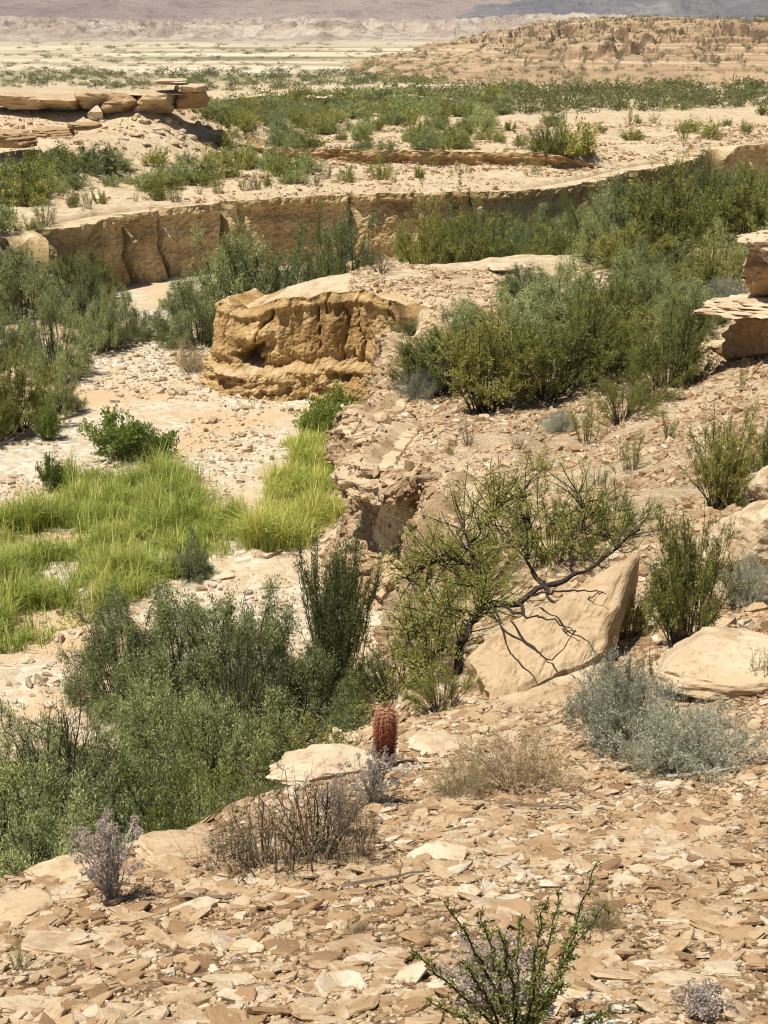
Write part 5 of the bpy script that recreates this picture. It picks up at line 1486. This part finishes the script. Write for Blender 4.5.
def mesquite():
    r = np.random.RandomState(17)
    lines = [  # picture points with depth, start and end thickness
        ([(466, 668, 14.1), (464, 640, 14.3), (478, 615, 14.5), (492, 606, 14.7)], 0.075, 0.055),
        ([(492, 606, 14.7), (520, 602, 14.8), (545, 588, 15.0), (575, 575, 15.3), (612, 552, 15.8), (640, 530, 16.2)], 0.06, 0.016),
        ([(492, 606, 14.7), (480, 590, 14.8), (476, 570, 15.0), (470, 545, 15.2), (462, 522, 15.3)], 0.05, 0.012),
        ([(545, 588, 15.0), (532, 572, 15.2), (526, 550, 15.3), (530, 520, 15.5), (522, 490, 15.7)], 0.042, 0.010),
        ([(520, 602, 14.8), (530, 622, 14.6), (552, 628, 14.5), (575, 632, 14.4)], 0.030, 0.008),
        ([(575, 575, 15.3), (570, 550, 15.5), (585, 520, 15.8), (580, 495, 16.0)], 0.028, 0.008),
        ([(476, 570, 15.0), (450, 560, 15.0), (425, 566, 14.9), (405, 580, 14.8)], 0.026, 0.007),
        ([(478, 615, 14.5), (450, 610, 14.4), (428, 622, 14.2), (410, 640, 14.1)], 0.030, 0.008),
        ([(470, 545, 15.2), (490, 520, 15.4), (500, 500, 15.6)], 0.018, 0.006),
        ([(545, 588, 15.0), (552, 600, 14.9), (580, 602, 14.9), (604, 594, 15.0)], 0.026, 0.007),
        ([(464, 640, 14.3), (440, 650, 14.1), (420, 672, 13.9), (405, 695, 13.6)], 0.030, 0.008),
        ([(500, 604, 14.0), (520, 615, 13.6), (545, 618, 13.4), (575, 632, 13.3)], 0.022, 0.007),
        ([(530, 596, 14.2), (552, 592, 13.9), (580, 590, 13.8), (604, 594, 13.8)], 0.020, 0.006),
        ([(492, 606, 14.0), (505, 630, 13.4), (530, 645, 13.1), (550, 660, 13.0), (575, 632, 13.0)], 0.018, 0.005)]
    root = np.array(PD(466, 668, 14.1)); root[2] = H(root[0], root[1])
    o = tag(link("mesquite", None, None, tuple(root)), "sprawling mesquite with twisted dark limbs over the left end of the leaning slab", "mesquite")
    VV, FF, off, tips = [], [], 0, []
    def add(Q, rr):
        nonlocal off
        # six-sided tube
        T = norm(np.gradient(Q, axis=0)); ref = np.where(np.abs(T[:, 2:3]) > 0.9, [[1.0, 0, 0]], [[0, 0, 1.0]])
        A = norm(np.cross(T, ref)); B = np.cross(T, A)
        an = np.arange(6)*np.pi/3
        ring = Q[:, None] + rr[:, None, None]*(A[:, None]*np.cos(an)[:, None] + B[:, None]*np.sin(an)[:, None])
        VV.append(ring.reshape(-1, 3)); FF.append(grid_faces(len(Q), 6, True)+off); off += len(Q)*6
    for pts, a, b in lines:
        if pts[-1][0] in (604, 575):
            pts = [(a_, b_, c_*f_) for (a_, b_, c_), f_ in zip(pts, np.linspace(0.97, 0.90, len(pts)))]
        P = np.array([PD(*q) for q in pts]) - root
        if pts[0][0] == 466: P = np.vstack([[[-0.10, 0.05, -0.25]], P[1:]])
        Q, rr = poly_tube(P, a*0.68, b*0.75, 18)
        Q = Q + r.normal(size=Q.shape)*0.012
        add(Q, rr*(1+0.15*r.normal(size=len(rr))))
        if pts[-1][0] in (604, 575): continue
        for kx in range(12 if pts[-1][0] == 640 else 5, 18, 2):
            tips.append((Q[kx], norm(Q[min(kx+1, 17)]-Q[kx-1])))
    LP, LD = [], []
    for c, d in tips:
        for _ in range(6):
            dr = norm(d*0.5 + r.normal(size=3)*0.8 + np.array([0, -0.05, 0.5])); L = r.uniform(0.25, 0.62)
            e = c + dr*L; m_ = c + dr*L*0.5 + r.normal(size=3)*0.05
            t = np.linspace(0, 1, 6)[:, None]
            Q = c*(1-t)**2 + 2*m_*t*(1-t) + e*t*t
            add(Q, np.linspace(0.008, 0.003, 6))
            for _k in range(7):
                u = r.uniform(0.3, 1.0); c2 = c*(1-u)**2+2*m_*u*(1-u)+e*u*u
                d2 = norm(dr*0.6 + r.normal(size=3)*0.7); L2 = r.uniform(0.08, 0.24)
                uu = r.uniform(0, 1, 13)[:, None]
                LP.append(c2 + d2*L2*uu + r.normal(size=(13, 3))*0.015); LD.append(d2 + r.normal(size=(13, 3))*0.8)
    link("branches", mesh_np("mesquite_branches", np.vstack(VV), np.vstack(FF), [M['dark_bark']], smooth=True), o)
    V, F, RR = leaves(r, np.vstack(LP), np.vstack(LD), 0.026, 0.011)
    link("foliage", mesh_np("mesquite_foliage", V, F, [M['mesq']], {"rnd": RR}), o)
mesquite()

def mauve_plant(px, py, w, h, label, seed, heads=70):
    p = np.array(G(px, py)); k = to_px(p)[2]/FPX; Rr, Hh = w*k/2, h*k
    r = np.random.RandomState(seed)
    o = tag(link("dried_plant", None, None, tuple(p)), label, "dried plant")
    az = r.uniform(0, 6.28, heads); el = r.uniform(0.1, 1.15, heads)**1.0
    q = r.uniform(0.55, 1.0, heads)
    tip = np.stack([np.sin(el)*np.cos(az)*Rr*q*1.05, np.sin(el)*np.sin(az)*Rr*q*1.05, (0.35+0.65*np.cos(el))*Hh*q], -1)
    a = r.normal(size=(heads, 3))*0.012; a[:, 2] = 0
    mid_ = tip*0.5*np.array([0.5, 0.5, 1.0]) + r.normal(size=tip.shape)*0.025
    P = bez(a, mid_, tip, np.linspace(0, 1, 7)) + r.normal(size=(heads, 7, 3))*0.004
    V, F = tubes(P, np.broadcast_to(np.linspace(0.0045, 0.0018, 7)[None], (heads, 7)))
    link("stems", mesh_np("dried_stems", V, F, [M['pale_bark']]), o)
    n = 70
    dirs = norm(r.normal(size=(heads, n, 3))); R0 = r.uniform(0.010, 0.019, heads)*1.15
    LP = tip[:, None] + dirs*R0[:, None, None]*r.uniform(0.4, 1.0, (heads, n, 1)); LD = dirs + r.normal(size=dirs.shape)*0.35
    # withered leaves down the stems
    u = r.uniform(0.25, 0.95, (heads, 26)); ii = np.clip((u*6).astype(int), 0, 5)
    sp = P[np.arange(heads)[:, None], ii] + r.normal(size=(heads, 26, 3))*0.008
    LP = np.vstack([LP.reshape(-1, 3), sp.reshape(-1, 3)]); LD = np.vstack([LD.reshape(-1, 3), r.normal(size=sp.shape).reshape(-1, 3)])
    V, F, RR = leaves(r, LP, LD, 0.011, 0.006)
    link("seed_heads", mesh_np("seed_heads", V, F, [M['mauve']], {"rnd": RR}), o)
mauve_plant(112, 902, 100, 96, "mauve grey dried plant with round seed heads on the brink at the left", 3, 75)
mauve_plant(374, 806, 74, 62, "mauve grey dried plant at the foot of the barrel cactus", 5, 60)
mauve_plant(340, 836, 60, 66, "mauve grey dried plant behind the thorn bush", 6, 40)
mauve_plant(492, 1012, 120, 78, "low mauve grey dried plant behind the green spindly bush", 9, 90)
mauve_plant(704, 1016, 70, 30, "flat mauve dried herb near the bottom right corner", 10, 26)

def spindly():
    base = np.array(G(520, 1050))
    r = np.random.RandomState(23)
    o = tag(link("spindly_bush", None, None, tuple(base)), "green spindly bush with long wand-like leafy stems at the bottom of the picture", "bush")
    d0 = base[1]
    tips = [(444, 902, -0.05), (480, 912, 0.15), (412, 952, 0.0), (548, 896, 0.2), (596, 862, 0.25), (578, 930, 0.1), (500, 930, -0.2), (462, 960, -0.15), (540, 950, -0.25), (606, 905, 0.35), (430, 1000, -0.1), (566, 985, -0.2), (520, 915, 0.4), (610, 1010, 0.0), (560, 890, 0.5)]
    VV, FF, off, LP, LD = [], [], 0, [], []
    for tx, ty, dd in tips:
        e = np.array(PD(tx, ty, d0+dd)) - base
        a = r.normal(size=3)*0.015; a[2] = -0.03
        m_ = a*0.5+e*0.5 + np.array([r.normal()*0.03, r.normal()*0.03, 0.02])
        P = bez(a[None], m_[None], e[None], np.linspace(0, 1, 16)) + r.normal(size=(1, 16, 3))*0.004
        V, F = tubes(P, np.linspace(0.007, 0.0022, 16)[None]); VV.append(V); FF.append(F+off); off += len(V)
        Q = P[0]
        for kx in range(4, 16):
            ax = norm(Q[kx]-Q[kx-1])
            for _ in range(3):
                c = Q[kx-1]*(0.5) + Q[kx]*0.5 + r.normal(size=3)*0.006
                d = norm(ax*0.7 + r.normal(size=3)*0.8); L = r.uniform(0.015, 0.065) if kx < 13 else r.uniform(0.012, 0.03)
                P2 = bez(c[None], (c+d*L*0.5)[None], (c+d*L)[None], np.linspace(0, 1, 4))
                V, F = tubes(P2, np.linspace(0.0018, 0.0008, 4)[None]); VV.append(V); FF.append(F+off); off += len(V)
                n = r.randint(7, 15); u = r.uniform(0, 1, (n, 1))
                LP.append(c + d*L*u + r.normal(size=(n, 3))*0.003); LD.append(d*0.5+r.normal(size=(n, 3))*0.9)
    link("stems", mesh_np("spindly_stems", np.vstack(VV), np.vstack(FF), [M['dark_bark']]), o)
    V, F, RR = leaves(r, np.vstack(LP), np.vstack(LD), 0.0125, 0.0062)
    link("foliage", mesh_np("spindly_foliage", V, F, [M['mesq']], {"rnd": RR}), o)
spindly()

# dark rock bed high on the tan hill, and low banks in the middle distance
def bank(name, label, pts, mat, ztop, thick, seed, depth=1.5):
    """a rough free-standing band of bedded rock: (x, y) along its foot, its top height, its thickness"""
    p = smooth_path(pts, 3); seg = np.r_[0, np.cumsum(np.linalg.norm(np.diff(p, axis=0), axis=1))]
    n = int(seg[-1]/0.35); s_ = np.linspace(0, seg[-1], n)
    x = np.interp(s_, seg, p[:, 0]); y = np.interp(s_, seg, p[:, 1])
    a = np.linspace(0, 2*np.pi, 15)[:-1]
    end = np.sqrt(np.clip(np.minimum(s_, seg[-1]-s_)/4.0, 0.02, 1))
    th = thick*np.clip(0.75+1.0*fbm(s_*0.15, seed, 1.0, 4), 0.12, 1.5)*end
    zt = np.array([ztop(u, v) for u, v in zip(x, y)])
    zt = np.polyval(np.polyfit(s_, zt, 2), s_) + 0.25*noise3(s_*0.2, seed, 9.0)
    sq = lambda v: np.sign(v)*np.abs(v)**0.45
    rr = 1 + 0.35*fbm(s_[:, None]*0.5, a[None]*1.2, seed+2.0, 4)
    Y = y[:, None] + depth*sq(np.cos(a))[None]*rr; Z = zt[:, None] + 0.5*th[:, None]*sq(np.sin(a))[None]*(0.8+0.2*rr)
    X = np.broadcast_to(x[:, None], Y.shape) + 0.2*noise3(s_[:, None], a[None], seed)
    me = mesh_np(name, np.c_[X.ravel(), Y.ravel(), Z.ravel()], grid_faces(n, len(a), True), [mat])
    return tag(link(name, me), label, "rock band", kind="structure")
M['dark_rock'] = make_cliff_mat("dark_bed", (0.10, 0.065, 0.04), (0.17, 0.115, 0.07), (0.26, 0.18, 0.11), 0.4, 1.0)  # dark brown tones for the low bank
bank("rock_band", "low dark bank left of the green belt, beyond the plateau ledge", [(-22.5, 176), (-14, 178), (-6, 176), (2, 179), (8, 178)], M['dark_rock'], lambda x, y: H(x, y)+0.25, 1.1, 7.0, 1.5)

# ------------------------------------------------------------------ the dusty air
def build_haze():
    import bmesh
    bm = bmesh.new(); bmesh.ops.create_cube(bm, size=1.0)
    me = bpy.data.meshes.new("haze"); bm.to_mesh(me); bm.free()
    m = bpy.data.materials.new("dusty_air"); m.use_nodes = True; nt = m.node_tree
    nt.nodes.remove(nt.nodes["Principled BSDF"])
    v = nt.nodes.new("ShaderNodeVolumePrincipled")
    v.inputs["Color"].default_value = (0.90, 0.93, 1.0, 1); v.inputs["Density"].default_value = 0.00006
    v.inputs["Anisotropy"].default_value = 0.2
    nt.links.new(v.outputs[0], nt.nodes["Material Output"].inputs["Volume"])
    me.materials.append(m)
    o = link("haze", me, None, (0, 4700, 235)); o.scale = (22000, 9800, 640)
    tag(o, "thin dusty haze lying over the far plain and mountains", "haze", kind="stuff")
build_haze()

# dead sticks lying about on the near slope
def stick(px, py, length, az, mat, label, seed):
    p = np.array(G(px, py)); r = np.random.RandomState(seed)
    d = np.array([math.cos(az), math.sin(az)])
    t = np.linspace(-0.5, 0.5, 7)
    xy = p[:2] + t[:, None]*d*length + r.normal(size=(7, 2))*length*0.03
    P = np.c_[xy, height(xy[:, 0], xy[:, 1]) + 0.035 + r.uniform(0, 0.012, 7)]
    V, F = tubes((P-p)[None], np.linspace(0.013, 0.006, 7)[None])
    fork = P[4] + np.array([d[0]*0.5-d[1]*0.6, d[1]*0.5+d[0]*0.6, 0.1])*length*0.35
    V2, F2 = tubes(np.linspace(P[4]-p, fork-p, 5)[None] + r.normal(size=(1, 5, 3))*0.006, np.linspace(0.007, 0.003, 5)[None])
    me = mesh_np("stick", np.vstack([V, V2]), np.vstack([F, F2+len(V)]), [M[mat]])
    tag(link("stick", me, None, tuple(p)), label, "stick")
stick(412, 772, 0.34, 0.35, 'pale_bark', "bleached forked stick lying right beside the foot of the barrel cactus", 1)
stick(540, 812, 0.5, -0.3, 'bark', "grey dead stick lying below the straw-coloured dry shrub", 2)
stick(382, 886, 0.5, 0.5, 'bark', "grey dead stick on the stones right of the thorn tangle", 3)
stick(700, 778, 0.45, 0.1, 'pale_bark', "bleached stick under the broad silver shrub", 4)
stick(210, 905, 0.28, -0.5, 'bark', "short grey stick on the stones left of the thorn tangle", 6)
